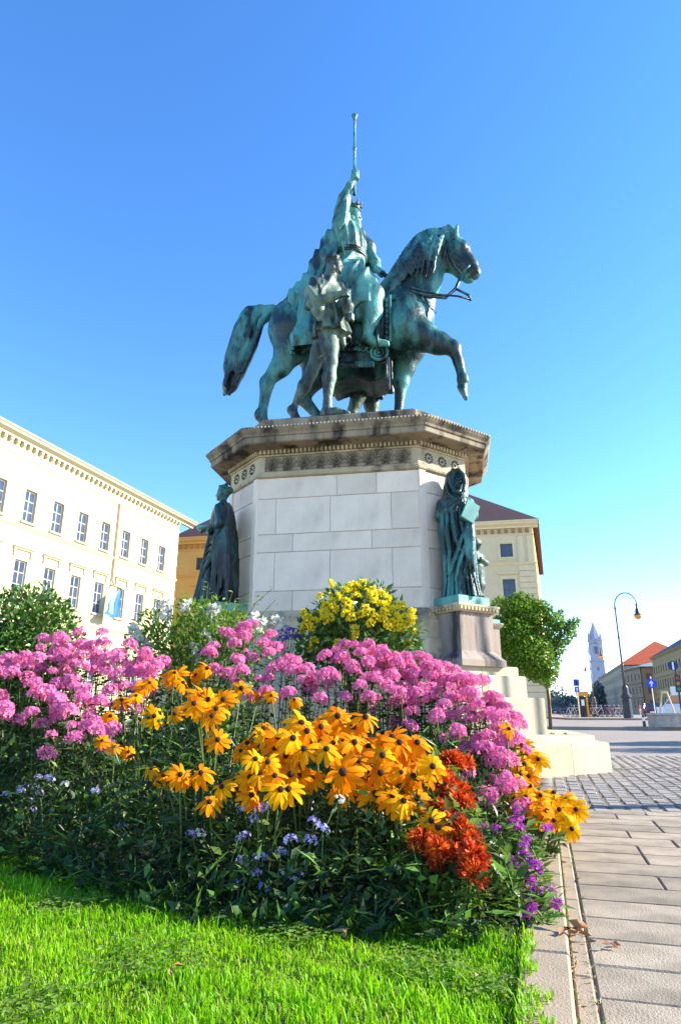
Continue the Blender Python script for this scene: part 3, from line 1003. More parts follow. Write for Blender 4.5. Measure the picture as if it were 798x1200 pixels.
# ---- rider
lo, hi = hp(340, 430), hp(470, 190)
s = Sculpt((lo[0], -0.95, lo[2] - 0.3), (hi[0], 0.95, hi[2] + 0.3), 0.017)
s.ell(hp(409, 326), (0.34, 0.36, 0.34), 0.1)
s.chain([hp(409, 318), hp(411, 303), hp(408, 290), hp(406, 277)], [0.29, 0.255, 0.30, 0.29], 0.1, ys=1.15)
s.ell(hp(412, 285, 0.02), (0.24, 0.36, 0.27), 0.1)
s.chain([hp(409, 272), hp(413, 262)], [0.13, 0.115], 0.06)
# far shoulder and arm, wrapped, hand on the reins
s.chain([hp(412, 277, 0.30), hp(425, 292, 0.42), hp(436, 306, 0.36), hp(444, 318, 0.05)], [0.19, 0.17, 0.14, 0.08], 0.06)
s.ell(hp(446, 320, 0.0), (0.085, 0.08, 0.075), 0.04)
# raised near arm with its wide sleeve
AY = -0.30
s.chain([hp(400, 276, AY * 0.7), hp(398, 263, AY), hp(400, 248, AY), hp(403.5, 234, AY), hp(409.5, 219, AY), hp(413.5, 212, AY)], [0.16, 0.135, 0.125, 0.11, 0.075, 0.058], 0.05)
s.chain([hp(403, 272, AY), hp(405, 258, AY), hp(407, 244, AY)], [0.09, 0.075, 0.04], 0.03)
s.ell(hp(415.0, 208, AY), (0.075, 0.06, 0.085), 0.04)
for k in range(4):
    c = hp(416.3, 202.5 + k * 2.6, AY)
    s.chain([c + np.array([-0.05, -0.045, 0]), c + np.array([0.02, -0.062, 0.004]), c + np.array([0.062, -0.02, 0]), c + np.array([0.045, 0.035, -0.004])], [0.024, 0.024, 0.022, 0.02], 0.008)
s.chain([hp(414, 208, AY) + np.array([0, 0.06, 0]), hp(416, 204, AY) + np.array([0, 0.062, 0]), hp(418, 202, AY) + np.array([0, 0.02, 0])], [0.03, 0.026, 0.022], 0.01)
# head
s.ell(hp(414.2, 254.5), (0.135, 0.125, 0.175), 0.05)
s.ell(hp(416.5, 259.5), (0.10, 0.10, 0.12), 0.05)
s.cap(hp(421.2, 252.5), hp(422.6, 257), 0.018, 0.030, 0.03)
s.ell(hp(420.6, 251, 0), (0.03, 0.09, 0.02), 0.02)
s.ell(hp(421.3, 254.5, -0.055), (0.03, 0.03, 0.02), 0.01, cut=True)
s.ell(hp(421.3, 254.5, 0.055), (0.03, 0.03, 0.02), 0.01, cut=True)
s.ell(hp(421, 261), (0.03, 0.05, 0.014), 0.02)
s.ell(hp(420.5, 260, 0), (0.022, 0.05, 0.005), 0.01, cut=True)
s.ell(hp(418.5, 265.5), (0.085, 0.08, 0.075), 0.05)
s.ell(hp(413, 255, -0.125), (0.035, 0.02, 0.045), 0.01)
s.chain([hp(407, 248), hp(406, 258), hp(406, 265)], [0.10, 0.11, 0.09], 0.05, ys=1.1)
s.ell(hp(413.3, 249.5), (0.132, 0.128, 0.10), 0.04)
# legs and feet
for sy in (-1, 1):
    s.chain([hp(409, 326, 0.30 * sy), hp(424, 334, 0.52 * sy), hp(437, 345, 0.60 * sy)], [0.31, 0.27, 0.19], 0.1)
    s.chain([hp(437, 346, 0.60 * sy), hp(436, 366, 0.63 * sy), hp(430, 394, 0.66 * sy)], [0.19, 0.175, 0.10], 0.06)
    s.chain([hp(429, 396, 0.66 * sy), hp(440, 402, 0.66 * sy), hp(453, 402, 0.66 * sy)], [0.10, 0.085, 0.05], 0.04)
    s.cap(hp(426, 398, 0.66 * sy), hp(455, 405, 0.66 * sy), 0.05, 0.03, 0.03)
    # tunic skirt falling behind the knee
    s.chain([hp(414, 325, 0.42 * sy), hp(424, 348, 0.60 * sy), hp(420, 372, 0.63 * sy)], [0.28, 0.20, 0.10], 0.08)
s.push((lo[0], -0.95, hp(409, 376)[2]), (hi[0], 0.95, hp(409, 300)[2]), lambda X, Y, Z: (0.060 * np.abs(np.sin(13 * (X * 0.85 - 0.45 * Z) + 4 * Y)) - 0.035) * np.clip((hp(409, 304)[2] - Z) * 5, 0, 1) * np.clip((Z - hp(409, 366)[2]) * 4, 0, 1) * np.clip((0.78 - X) * 3, 0, 1))
s.push((lo[0], -0.95, hp(409, 302)[2]), (hi[0], 0.95, hp(409, 272)[2]), lambda X, Y, Z: (0.035 * np.abs(np.sin(18 * X + 8 * Y + 3 * Z)) - 0.02))
s.push((lo[0], -0.95, hp(409, 272)[2]), (hp(412.5, 240)[0], -0.05, hp(405, 226)[2]), lambda X, Y, Z: (0.035 * np.abs(np.sin(10 * (Z - 1.6 * X) + 12 * Y)) - 0.02))
for k in range(7):
    s.chain([hp(402 + 3.2 * k, 311 + k * .6, -.38 - .01 * k), hp(407 + 4.2 * k, 329 + 1.2 * k, -.66 - .02 * k), hp(407 + 4.0 * k, 349 + 0.5 * k, -.80), hp(406 + 3.2 * k, 368 - 3 * k, -.80)], [0.022, 0.042, 0.040, 0.018], 0.018)
for k in range(6):
    s.chain([hp(399 + 3.6 * k, 271 + 1.2 * k, -.30 + .015 * k), hp(401 + 3.2 * k, 285, -.36 + .02 * k), hp(403.5 + 2.6 * k, 299, -.29 + .02 * k)], [0.016, 0.028, 0.018], 0.014)
for k in range(5):
    s.chain([hp(396.5 + 1.7 * k, 270 - 2 * k, AY - .13), hp(397.5 + 1.8 * k, 256 - k, AY - .13), hp(401 + 1.4 * k, 242 - 2 * k, AY - .10)], [0.014, 0.024, 0.012], 0.012)
RIDER = obj('rider', s.mesh('rider', BRONZE_R), GRP)

# belt, crown, sceptre, stirrup
b = MB()
for k in range(3):
    c = hp(411, 301 + 2.2 * k)
    b.lathe([(0.285, -0.02), (0.312, 0), (0.285, 0.02)], 18, c, 1.0, 1.16)
b.obj('belt', BRONZE_D, RIDER, smooth=True)
b = MB()
c = hp(414, 247.5)
ring = [(0.135, 0.0), (0.14, 0.075), (0.125, 0.075), (0.12, 0.0)]
b.lathe(ring, 18, c)
for k in range(8):
    a = k * PI / 4
    p = Vector((c[0] + 0.132 * math.cos(a), c[1] + 0.132 * math.sin(a), c[2] + 0.06))
    b.tube([p, p + Vector((0.012 * math.cos(a), 0.012 * math.sin(a), 0.055)), p + Vector((0.02 * math.cos(a), 0.02 * math.sin(a), 0.115))], [0.04, 0.028, 0.006], 6)
    b.sphere(p + Vector((0.02 * math.cos(a), 0.02 * math.sin(a), 0.115)), 0.018, 6, 4)
b.obj('crown', BRONZE_PALE, RIDER)
b = MB()
s0, s1 = Vector(hp(415.2, 229, AY)), Vector(hp(415.6, 134, AY))
D_ = s1 - s0
prof = [(0.0, .016), (.01, .04), (.02, .034), (.04, .028), (.10, .026), (.28, .026), (.285, .042), (.30, .042), (.305, .026), (.55, .026), (.56, .042), (.575, .042), (.58, .024), (.80, .023),
        (.93, .022), (.935, .036), (.945, .036), (.95, .026), (.965, .05), (.98, .066), (.99, .05), (1.0, .02)]
b.tube([s0 + D_ * t for t, r in prof], [r for t, r in prof], 8)
b.obj('sceptre', BRONZE, RIDER, smooth=True)
for sy in (-1, 1):
    b = MB()
    y = 0.66 * sy
    b.tube([hp(436, 352, y), hp(441, 386, y), hp(443, 394, y)], 0.020, 6)
    b.torus(hp(443, 400, y), 0.10, 0.022, 16, 6, 'x')
    b.obj('stirrup', BRONZE, HORSE, smooth=True)

# cloak: from the shoulders over the horse's croup and down its near flank
lo, hi = hp(320, 430), hp(448, 250)
s = Sculpt((lo[0], -0.95, lo[2] - 0.1), (hi[0], 0.95, hi[2] + 0.1), 0.02)
s.chain([hp(400, 270), hp(392, 290), hp(383, 314), hp(374, 338)], [0.15, 0.20, 0.25, 0.28], 0.10, ys=1.5)
s.chain([hp(372, 344), hp(357, 364), hp(349, 372)], [0.30, 0.34, 0.28], 0.12, ys=1.5)
for y, xx in ((-0.44, 0), (0.44, 0)):
    s.chain([hp(376, 340, y), hp(364, 370, y * 1.22), hp(354, 396, y * 1.28), hp(349, 412, y * 1.25)], [0.24, 0.22, 0.17, 0.09], 0.06)
    s.chain([hp(384, 345, y), hp(378, 380, y * 1.3), hp(374, 412, y * 1.28)], [0.24, 0.20, 0.12], 0.06)
    s.chain([hp(352, 356, y * 0.9), hp(343, 376, y * 1.02), hp(340, 398, y * 1.12), hp(343, 414, y * 1.15)], [0.08, 0.075, 0.07, 0.05], 0.03)
# collar over the far shoulder
s.chain([hp(404, 268, 0.12), hp(418, 276, 0.30), hp(430, 292, 0.42), hp(437, 304, 0.42)], [0.13, 0.16, 0.17, 0.08], 0.06)
s.push((lo[0], -0.95, lo[2] - 0.1), (hi[0], 0.95, hi[2] + 0.1),
       lambda X, Y, Z: (0.060 * np.abs(np.sin(11 * Y + 6 * X + 2.0 * Z)) + 0.030 * np.abs(np.sin(21 * Y - 8 * X)) - 0.055) * np.clip((hp(400, 280)[0] - X) * 4 + 0.3, 0, 1))
for k in range(8):
    s.chain([hp(398 - 1.8 * k, 272 + 5 * k, -.22 - .02 * k), hp(390 - 3.2 * k, 304 + 5.5 * k, -.42 - .03 * k), hp(378 - 3.4 * k, 340 + 4.5 * k, -.60), hp(370 - 3.2 * k, 378 + 3 * k, -.76), hp(366 - 3.2 * k, 414 - k, -.74)], [0.03, 0.055, 0.06, 0.055, 0.025], 0.02)
    s.chain([hp(398 - 1.5 * k, 274 + 5 * k, .1), hp(388 - 3 * k, 304 + 5.5 * k, .25), hp(376 - 3.3 * k, 340 + 4.5 * k, .55), hp(368 - 3 * k, 378 + 3 * k, .76), hp(362 - 3 * k, 414 - k, .74)], [0.03, 0.055, 0.06, 0.055, 0.025], 0.02)
obj('cloak', s.mesh('cloak', BRONZE), RIDER)


def robe(s, cx, cy, zs, rx, ry, n, amp, ph, k=0.04, tw=0.0):
    """draped column: elliptical section through the list (z, scale x, scale y, shift), with running folds"""
    zz = [q[0] for q in zs]

    def fn(X, Y, Z):
        a = np.interp(Z, zz, [q[1] for q in zs])
        b_ = np.interp(Z, zz, [q[2] for q in zs])
        ox = np.interp(Z, zz, [q[3] for q in zs])
        x, y = (X - cx - ox), (Y - cy)
        th = np.arctan2(y / b_, x / a)
        r = np.sqrt((x / a) ** 2 + (y / b_) ** 2)
        f = amp * (np.sin(n * th + ph + tw * Z) + 0.5 * np.sin((1.7 * n) * th + 2 * ph - tw * Z)) * np.clip((zz[-1] - Z) * 1.6, 0, 1)
        d = (r - 1) * np.minimum(a, b_) + f
        return np.maximum(d, np.maximum(zz[0] - Z, Z - zz[-1]))
    s.field(s.lo, [s.lo[i] + s.h * s.n[i] for i in range(3)], fn, k)



# ---- the page walking beside the horse (origin of hp plane moved to the slab edge)
def page(name, yc, dx):
    P = lambda x, y, d=0.0: hp(x, y, d + yc)
    s = Sculpt((hp(328, 490, yc)[0], yc - 0.62, -0.03), (hp(416, 300, yc)[0] + 0.05, yc + 0.55, hp(392, 290, yc)[2] + .15), 0.0165)
    # head
    s.ell(P(391.3, 310), (0.132, 0.122, 0.172), 0.04)
    s.ell(P(394.5, 315), (0.085, 0.085, 0.10), 0.04)
    s.cap(P(399.6, 309.5), P(400.8, 313.5), 0.014, 0.024, 0.025)
    s.ell(P(398.9, 308, 0), (0.025, 0.075, 0.016), 0.015)
    for sy in (-1, 1):
        s.ell(P(399.6, 311, 0.045 * sy), (0.025, 0.025, 0.016), 0.01, cut=True)
    s.ell(P(398.6, 318.5), (0.03, 0.045, 0.020), 0.02)
    s.ell(P(399.8, 318.2), (0.02, 0.04, 0.004), 0.01, cut=True)
    s.ell(P(390, 312, -0.11), (0.03, 0.02, 0.04), 0.01)
    for k in range(44):
        a, e = k * 2.4, 0.15 + 0.85 * ((k * 0.618) % 1)
        c = P(390.2, 308)
        v_ = np.array([math.cos(a) * math.cos(e), math.sin(a) * math.cos(e), math.sin(e)])
        if v_[0] > 0.62 and v_[2] < 0.55: continue
        s.ell(c + v_ * np.array([0.125, 0.115, 0.155]), (0.042, 0.042, 0.036), 0.010)
    s.chain([P(384, 333), P(389, 318)], [0.13, 0.10], 0.06)
    # trunk and tunic
    s.chain([P(384, 337), P(385, 351), P(386, 368)], [0.195, 0.205, 0.20], 0.06, ys=1.35)
    s.ell(P(376, 336, -0.10), (0.15, 0.22, 0.11), 0.06)
    s.ell(P(388, 335, 0.12), (0.13, 0.16, 0.10), 0.05)
    hz, wz = P(388, 396)[2], P(386, 362)[2]
    cx_ = P(386, 364)[0]
    robe(s, cx_, yc, [(hz, .31, .34, .05), (hz + .2, .27, .31, .03), (wz, .195, .255, 0.0), (wz + .15, .185, .245, 0.0)], 0, 0, 9, 0.030, 0.9, k=0.02)
    s.ell(P(387, 403), (0.27, 0.29, 0.11), 0.01, cut=True)
    s.chain([P(397, 384), P(402, 404)], [0.10, 0.05], 0.04)
    # near arm, wide sleeve, hand forward
    s.chain([P(372, 335, -0.26), P(367, 345, -0.34), P(367, 355, -0.36)], [0.15, 0.155, 0.14], 0.04)
    s.chain([P(368, 356, -0.36), P(384, 350, -0.42), P(399, 345, -0.42)], [0.125, 0.08, 0.055], 0.03)
    s.chain([P(370, 350, -0.34), P(373, 364, -0.36), P(375, 374, -0.34)], [0.14, 0.11, 0.05], 0.03)
    s.ell(P(402, 344, -0.42), (0.075, 0.06, 0.055), 0.03)
    for k in range(4):
        c = P(402.5, 340.6 + 2.2 * k, -0.44)
        s.chain([c + np.array([0.0, -0.02, 0]), c + np.array([0.055, -0.045, 0]), c + np.array([0.085, 0.0, -.004]), c + np.array([0.06, 0.04, -.006])], [0.022, 0.021, 0.019, 0.016], 0.008)
    s.chain([P(401, 342, -0.40), P(404, 339.5, -0.37), P(407, 340.5, -0.36)], [0.026, 0.022, 0.018], 0.01)
    # far arm with hanging sleeve, second hand lower
    s.chain([P(390, 334, 0.25), P(402, 345, 0.15), P(407, 358, -0.05), P(408, 370, -0.22)], [0.14, 0.115, 0.085, 0.05], 0.03)
    s.chain([P(404, 348, -0.2), P(407, 360, -0.22), P(407, 366, -0.2)], [0.06, 0.105, 0.08], 0.025)
    s.ell(P(408, 372.5, -0.26), (0.06, 0.065, 0.065), 0.03)
    for k in range(4):
        c = P(409, 369.5 + 2.1 * k, -0.28)
        s.chain([c + np.array([0.0, -0.03, 0]), c + np.array([0.045, -0.045, 0]), c + np.array([0.07, 0.0, -.004]), c + np.array([0.05, 0.035, -.006])], [0.021, 0.02, 0.018, 0.015], 0.008)
    # folds in sleeve and tunic
    s.push((-9, yc - 0.62, P(370, 378)[2]), (P(380, 360)[0], yc - 0.05, P(370, 328)[2]), lambda X, Y, Z: 0.045 * np.abs(np.sin(9 * (Z + 1.3 * X) + 3 * Y)) - 0.028)
    s.push((P(380, 360)[0] + 0.01, yc - 0.62, P(370, 366)[2]), (9, yc + 0.55, P(370, 328)[2]), lambda X, Y, Z: 0.03 * np.abs(np.sin(13 * (X - 0.5 * Z) + 6 * Y)) - 0.018)
    # legs
    s.chain([P(385, 392, -0.1), P(386.5, 408, -0.1), P(388, 424, -0.1)], [0.165, 0.145, 0.105], 0.05)
    s.ell(P(389.2, 424, -0.1), (0.082, 0.09, 0.10), 0.04)
    s.chain([P(387.5, 428, -0.1), P(385.5, 443, -0.1), P(383.5, 474, -0.1)], [0.098, 0.112, 0.058], 0.04)
    q = P(384, 477, -0.1)
    s.chain([(q[0] - 0.03, q[1], 0.08), (q[0] + 0.14, q[1] - .03, 0.075), (q[0] + 0.33, q[1] - 0.05, 0.035)], [0.085, 0.075, 0.04], 0.04)
    s.chain([(q[0], q[1], 0.25), (q[0] - 0.02, q[1], 0.09)], [0.075, 0.08], 0.04)
    s.chain([P(381, 392, 0.12), P(374, 413, 0.14), P(366, 434, 0.14)], [0.165, 0.14, 0.105], 0.05)
    s.chain([P(365.5, 436, 0.14), P(357, 452, 0.14), P(346, 474, 0.14)], [0.10, 0.108, 0.056], 0.04)
    q = P(343.5, 479, 0.14)
    s.chain([q, (q[0] - 0.03, q[1], q[2] - 0.02)], [0.075, 0.07], 0.03)
    s.chain([(q[0] - 0.02, q[1], q[2] - 0.02), (q[0] + 0.10, q[1], 0.06), (q[0] + 0.20, q[1], 0.03)], [0.075, 0.07, 0.045], 0.03)
    return s.mesh(name, BRONZE_PALE)


pg = page('page', -1.05, 0)
obj('page', pg, GRP)
far = obj('page', pg, GRP)          # the second page on the far side
far.scale = (1, -1, 1)
far.location = (hp(432, 470, 0.95)[0] - hp(384, 476, -1.05)[0], -0.15, 0)
# low bronze ground plate under the hooves and feet
b = MB()
b.loft([[(q.x, q.y - 1.3, z) for q in octo(p)] for p, z in ((-0.10, -0.005), (-0.10, 0.03), (-0.14, 0.045))])
b.obj('ground_plate', BRONZE_D, GRP)


# ------------------------------------------------------------------ the corner statues
VR = R(-11)
# the hooded woman on the right
c, a = PLINTH[0]
loc = Vector((MX, MY)) + E1 * c.x + E2 * c.y + (E1 * math.cos(a + PI / 2) + E2 * math.sin(a + PI / 2)) * -0.24
s = Sculpt((-0.42, -0.36, 0), (0.42, 0.36, 1.98), 0.0105)
robe(s, 0.0, 0.0, [(0.0, .265, .22, 0.0), (0.25, .235, .20, 0.0), (0.6, .235, .19, -.01), (0.95, .25, .185, -.02), (1.2, .245, .175, -.02), (1.36, .20, .155, -.02), (1.5, .10, .11, -.01)], 0, 0, 10, 0.016, 0.6, tw=0.4)
s.ell((-0.02, 0.0, 1.35), (0.225, 0.145, 0.12), 0.05)
s.ell((0.015, -0.02, 1.645), (0.11, 0.115, 0.16), 0.03)
s.chain([(-0.02, 0.06, 1.73), (-0.035, 0.07, 1.58), (-0.03, 0.06, 1.42)], [0.115, 0.13, 0.17], 0.06)
s.ell((0.0, 0.02, 1.72), (0.135, 0.135, 0.115), 0.04)
s.ell((0.06, -0.14, 1.635), (0.078, 0.10, 0.145), 0.012, cut=True)      # hood opening, turned to the right
s.ell((0.045, -0.050, 1.625), (0.066, 0.075, 0.115), 0.012)             # face
s.cap((0.066, -0.116, 1.66), (0.076, -0.142, 1.612), 0.008, 0.016, 0.012)
s.ell((0.062, -0.112, 1.672), (0.045, 0.015, 0.012), 0.01)
s.ell((0.064, -0.118, 1.583), (0.026, 0.02, 0.009), 0.008)
s.ell((0.064, -0.130, 1.576), (0.024, 0.02, 0.003), 0.004, cut=True)
s.ell((0.060, -0.105, 1.545), (0.025, 0.025, 0.02), 0.01)
for sx in (-1, 1):
    s.ell((0.064 + 0.030 * sx, -0.120, 1.648), (0.017, 0.016, 0.010), 0.005, cut=True)
# hood rim and its two hanging edges
s.chain([(-0.02, -0.10, 1.80), (-0.055, -0.11, 1.70), (-0.05, -0.125, 1.58), (0.0, -0.15, 1.47), (0.08, -0.16, 1.42)], [0.028, 0.032, 0.032, 0.03, 0.022], 0.014)
s.chain([(-0.02, -0.10, 1.80), (0.07, -0.10, 1.80), (0.135, -0.09, 1.72), (0.145, -0.10, 1.60), (0.12, -0.13, 1.48), (0.08, -0.16, 1.42)], [0.028, 0.028, 0.03, 0.03, 0.03, 0.022], 0.014)
s.chain([(-0.09, -0.06, 1.74), (-0.12, -0.07, 1.60), (-0.10, -0.12, 1.46), (-0.02, -0.16, 1.38)], [0.02, 0.024, 0.026, 0.02], 0.014)
# arms: near hand to the chest, other arm carrying the book
s.chain([(-0.20, -0.02, 1.33), (-0.225, -0.10, 1.15), (-0.12, -0.19, 1.19), (0.0, -0.21, 1.27)], [0.085, 0.085, 0.055, 0.036], 0.03)
s.ell((0.03, -0.215, 1.29), (0.045, 0.03, 0.04), 0.02)
for k in range(4):
    s.chain([(0.04, -0.22, 1.275 + k * 0.016), (0.085, -0.23, 1.285 + k * 0.016), (0.105, -0.215, 1.288 + k * 0.015)], [0.011, 0.010, 0.008], 0.004)
s.chain([(0.03, -0.225, 1.31), (0.055, -0.235, 1.345)], [0.012, 0.009], 0.006)
s.chain([(0.18, 0.0, 1.33), (0.225, -0.08, 1.14), (0.19, -0.17, 1.04)], [0.085, 0.08, 0.045], 0.03)
s.ell((0.175, -0.185, 1.02), (0.04, 0.035, 0.035), 0.02)
for k in range(4):
    s.chain([(0.16, -0.19, 1.0 + k * 0.014), (0.12, -0.215, 1.0 + k * 0.014), (0.095, -0.21, 1.005 + k * 0.014)], [0.011, 0.010, 0.008], 0.004)
s.chain([(0.18, -0.20, 1.05), (0.15, -0.225, 1.075)], [0.012, 0.009], 0.006)
# mantle: sleeves of cloth falling from both forearms, long folds to the ground
def fold(pts, r, k=0.012):
    s.chain([(x, -0.205 * math.sqrt(max(0.05, 1 - (x / 0.29) ** 2)) - o, z) for x, o, z in pts], r, k)
fold([(-0.20, .02, 1.12), (-0.21, .03, 0.85), (-0.19, .02, 0.55), (-0.22, .02, 0.05)], [0.035, 0.042, 0.036, 0.03])
fold([(-0.13, .02, 1.14), (-0.14, .035, 0.85), (-0.12, .03, 0.60), (-0.15, .02, 0.30)], [0.028, 0.036, 0.034, 0.02])
fold([(-0.06, .02, 1.18), (-0.06, .04, 0.95), (-0.03, .03, 0.75), (0.02, .02, 0.62)], [0.026, 0.034, 0.03, 0.02])
fold([(0.19, .02, 1.0), (0.185, .04, 0.80), (0.17, .035, 0.55), (0.20, .02, 0.34)], [0.045, 0.055, 0.05, 0.02])
fold([(0.13, .03, 0.98), (0.125, .04, 0.75), (0.12, .035, 0.50), (0.14, .02, 0.36)], [0.03, 0.04, 0.036, 0.02])
fold([(0.05, .01, 1.22), (0.055, .025, 1.0), (0.09, .02, 0.80)], [0.022, 0.028, 0.02])
fold([(0.16, .02, 1.0), (0.06, .03, 0.80), (-0.06, .03, 0.50), (-0.16, .02, 0.22)], [0.02, 0.028, 0.03, 0.016])
fold([(0.17, .02, 0.86), (0.09, .03, 0.66), (0.0, .03, 0.42), (-0.07, .02, 0.20)], [0.02, 0.028, 0.03, 0.016])
fold([(0.18, .02, 0.66), (0.12, .03, 0.50), (0.05, .03, 0.30)], [0.02, 0.026, 0.016])
for k in range(9):
    x = -0.20 + k * 0.05
    s.cap((x * .9, -0.185 + 0.9 * x * x, 0.34), (x * 1.18, -0.225 + 0.9 * x * x, 0.0), 0.014, 0.022, 0.010)
WOM = empty('hooded_statue', (loc.x, loc.y, 2.188), VR, 'green bronze statue of a hooded woman holding a book at the right pedestal corner', 'statue')
obj('figure', s.mesh('figure', BRONZE), WOM)
WOM.scale = (0.98, 1.0, 1.025)
b = MB()
b.add([(-0.10, -0.03, -0.15), (0.10, -0.03, -0.15), (0.10, -0.03, 0.15), (-0.10, -0.03, 0.15), (-0.10, 0.03, -0.15), (0.10, 0.03, -0.15), (0.10, 0.03, 0.15), (-0.10, 0.03, 0.15)],
      [[0, 1, 2, 3], [5, 4, 7, 6], [4, 0, 3, 7], [1, 5, 6, 2], [3, 2, 6, 7], [4, 5, 1, 0]])
b.box(-0.092, 0.104, -0.022, 0.022, -0.142, 0.142)
obj('book', b.mesh('book', BRONZE_GREEN), WOM, (0.19, -0.19, 1.15), (R(-8), R(28), R(25)))

# small child behind her
loc2 = loc + Vector((0.20, 0.16))
s = Sculpt((-0.2, -0.2, 0), (0.2, 0.2, 0.98), 0.010)
s.ell((0.0, -0.02, 0.82), (0.095, 0.10, 0.115), 0.03)
s.ell((0.03, -0.075, 0.79), (0.05, 0.05, 0.06), 0.03)
s.cap((0.045, -0.12, 0.805), (0.05, -0.132, 0.785), 0.007, 0.012, 0.01)
for k in range(16):
    a_, e_ = k * 2.4, 0.1 + 0.9 * ((k * .618) % 1)
    s.ell((0.095 * math.cos(a_) * math.cos(e_), -0.0 + 0.10 * math.sin(a_) * math.cos(e_) + .01, 0.835 + 0.105 * math.sin(e_)), (0.035, 0.035, 0.03), 0.015)
s.chain([(0, 0, 0.64), (0, 0.0, 0.48), (0, 0, 0.40)], [0.10, 0.115, 0.11], 0.06)
for sx in (-1, 1):
    s.chain([(0.10 * sx, 0, 0.65), (0.145 * sx, -0.05, 0.54), (0.06 * sx, -0.13, 0.56)], [0.05, 0.042, 0.03], 0.03)
    s.ell((0.03 * sx, -0.145, 0.57), (0.03, 0.025, 0.035), 0.02)
    s.chain([(0.06 * sx, 0, 0.38), (0.065 * sx, -0.02 * sx, 0.21), (0.06 * sx, 0.01, 0.06)], [0.085, 0.068, 0.04], 0.03)
    s.chain([(0.06 * sx, 0.02, 0.03), (0.07 * sx, -0.09, 0.022)], [0.036, 0.026], 0.02)
robe(s, 0, 0.02, [(0.05, .10, .11, 0), (0.3, .12, .12, 0), (0.5, .125, .12, 0), (0.6, .09, .09, 0)], 0, 0, 7, 0.012, 0.3)
CH_ = empty('child_statue', (loc2.x + .02, loc2.y - .02, 2.188), R(20), 'small bronze child standing close behind the hooded woman statue', 'statue')
obj('figure', s.mesh('figure', BRONZE_PALE), CH_)
CH_.scale = (1.15, 1.1, 0.98)

# the woman on the left, seen in profile, holding a tray
c, a = PLINTH[1]
loc = Vector((MX, MY)) + E1 * c.x + E2 * c.y + (E1 * math.cos(a + PI / 2) + E2 * math.sin(a + PI / 2)) * -0.24
s = Sculpt((-0.48, -0.40, 0), (0.45, 0.40, 1.90), 0.0105)
robe(s, 0.0, 0.0, [(0.0, .33, .25, -.03), (0.25, .30, .24, -.03), (0.6, .25, .21, -.02), (0.95, .215, .19, 0.0), (1.15, .18, .17, 0.0), (1.32, .16, .18, 0.01), (1.46, .09, .10, 0.02)], 0, 0, 11, 0.018, 0.2, tw=1.2)
s.ell((0.02, 0.0, 1.34), (0.15, 0.215, 0.12), 0.06)
s.ell((-0.07, 0.0, 1.24), (0.10, 0.15, 0.10), 0.06)
s.chain([(0.01, 0, 1.42), (-0.005, 0, 1.52)], [0.062, 0.056], 0.04)
s.ell((-0.005, 0, 1.64), (0.105, 0.088, 0.12), 0.03)
s.ell((-0.06, 0, 1.59), (0.06, 0.06, 0.075), 0.03)
s.cap((-0.112, 0, 1.625), (-0.128, 0, 1.59), 0.008, 0.016, 0.015)
s.ell((-0.105, 0, 1.565), (0.018, 0.03, 0.010), 0.01)
s.ell((-0.095, 0, 1.535), (0.025, 0.03, 0.02), 0.015)
for sy in (-1, 1):
    s.ell((-0.108, 0.032 * sy, 1.612), (0.016, 0.018, 0.010), 0.006, cut=True)
    s.ell((0.0, 0.09 * sy, 1.61), (0.022, 0.014, 0.03), 0.01)
s.ell((0.085, 0, 1.66), (0.075, 0.06, 0.06), 0.03)
for k in range(48):
    a_, e_ = k * 2.4, 0.1 + 1.3 * ((k * .618) % 1)
    v_ = (math.cos(a_) * math.cos(e_), math.sin(a_) * math.cos(e_), math.sin(e_))
    if v_[0] < -0.7 and v_[2] < 0.5: continue
    s.ell((0.01 + 0.105 * v_[0], 0.09 * v_[1], 1.655 + 0.112 * v_[2]), (0.024, 0.024, 0.018), 0.006)
for sy in (-1, 1):
    s.chain([(0.03, 0.20 * sy, 1.33), (0.05, 0.24 * sy, 1.12), (-0.10, 0.20 * sy, 1.03), (-0.21, 0.12 * sy, 1.04)], [0.085, 0.075, 0.055, 0.035], 0.04)
    s.ell((-0.235, 0.105 * sy, 1.04), (0.045, 0.035, 0.025), 0.02)
    for k in range(4):
        s.chain([(-0.25, (0.085 + k * 0.017) * sy, 1.04), (-0.285, (0.08 + k * 0.016) * sy, 1.035), (-0.305, (0.075 + k * 0.015) * sy, 1.02)], [0.011, 0.010, 0.008], 0.004)
    s.chain([(-0.235, 0.075 * sy, 1.055), (-0.27, 0.055 * sy, 1.062)], [0.012, 0.009], 0.006)
# mantle falling from the shoulder down the back
for k in range(9):
    y = -0.22 + k * 0.045
    s.chain([(0.10, y * .8, 1.36), (0.17 + .015 * math.sin(k * 2), y, 1.05), (0.22 + .02 * math.sin(k * 3), y * 1.05, 0.65), (0.24, y * 1.1, 0.30), (0.25, y * 1.15, 0.02)], [0.045, 0.045, 0.045, 0.04, 0.03], 0.015)
for k in range(6):
    x0_ = -0.02 + .045 * k
    s.chain([(x0_ * .6 + .02, -0.20, 1.20 - .03 * k), (x0_ * .9, -0.235, 0.86), (x0_ * 1.1 + .01, -0.23, 0.50), (x0_ * 1.2 + .01, -0.235, 0.16 + .03 * (k % 2))], [0.02, 0.032, 0.034, 0.018], 0.012)
for k in range(5):
    s.chain([(0.12 - .01 * k, -0.235, 1.02 - .06 * k), (0.0 - .03 * k, -0.245, 0.86 - .09 * k), (-0.15 - .015 * k, -0.19, 0.80 - .11 * k)], [0.018, 0.026, 0.014], 0.012)
for k in range(9):
    x = -0.30 + k * 0.07
    s.cap((x * .72, -0.19 + 1.0 * x * x, 0.62), (x * 1.05 - .02, -0.245 + 1.0 * x * x, 0.0), 0.018, 0.028, 0.02)
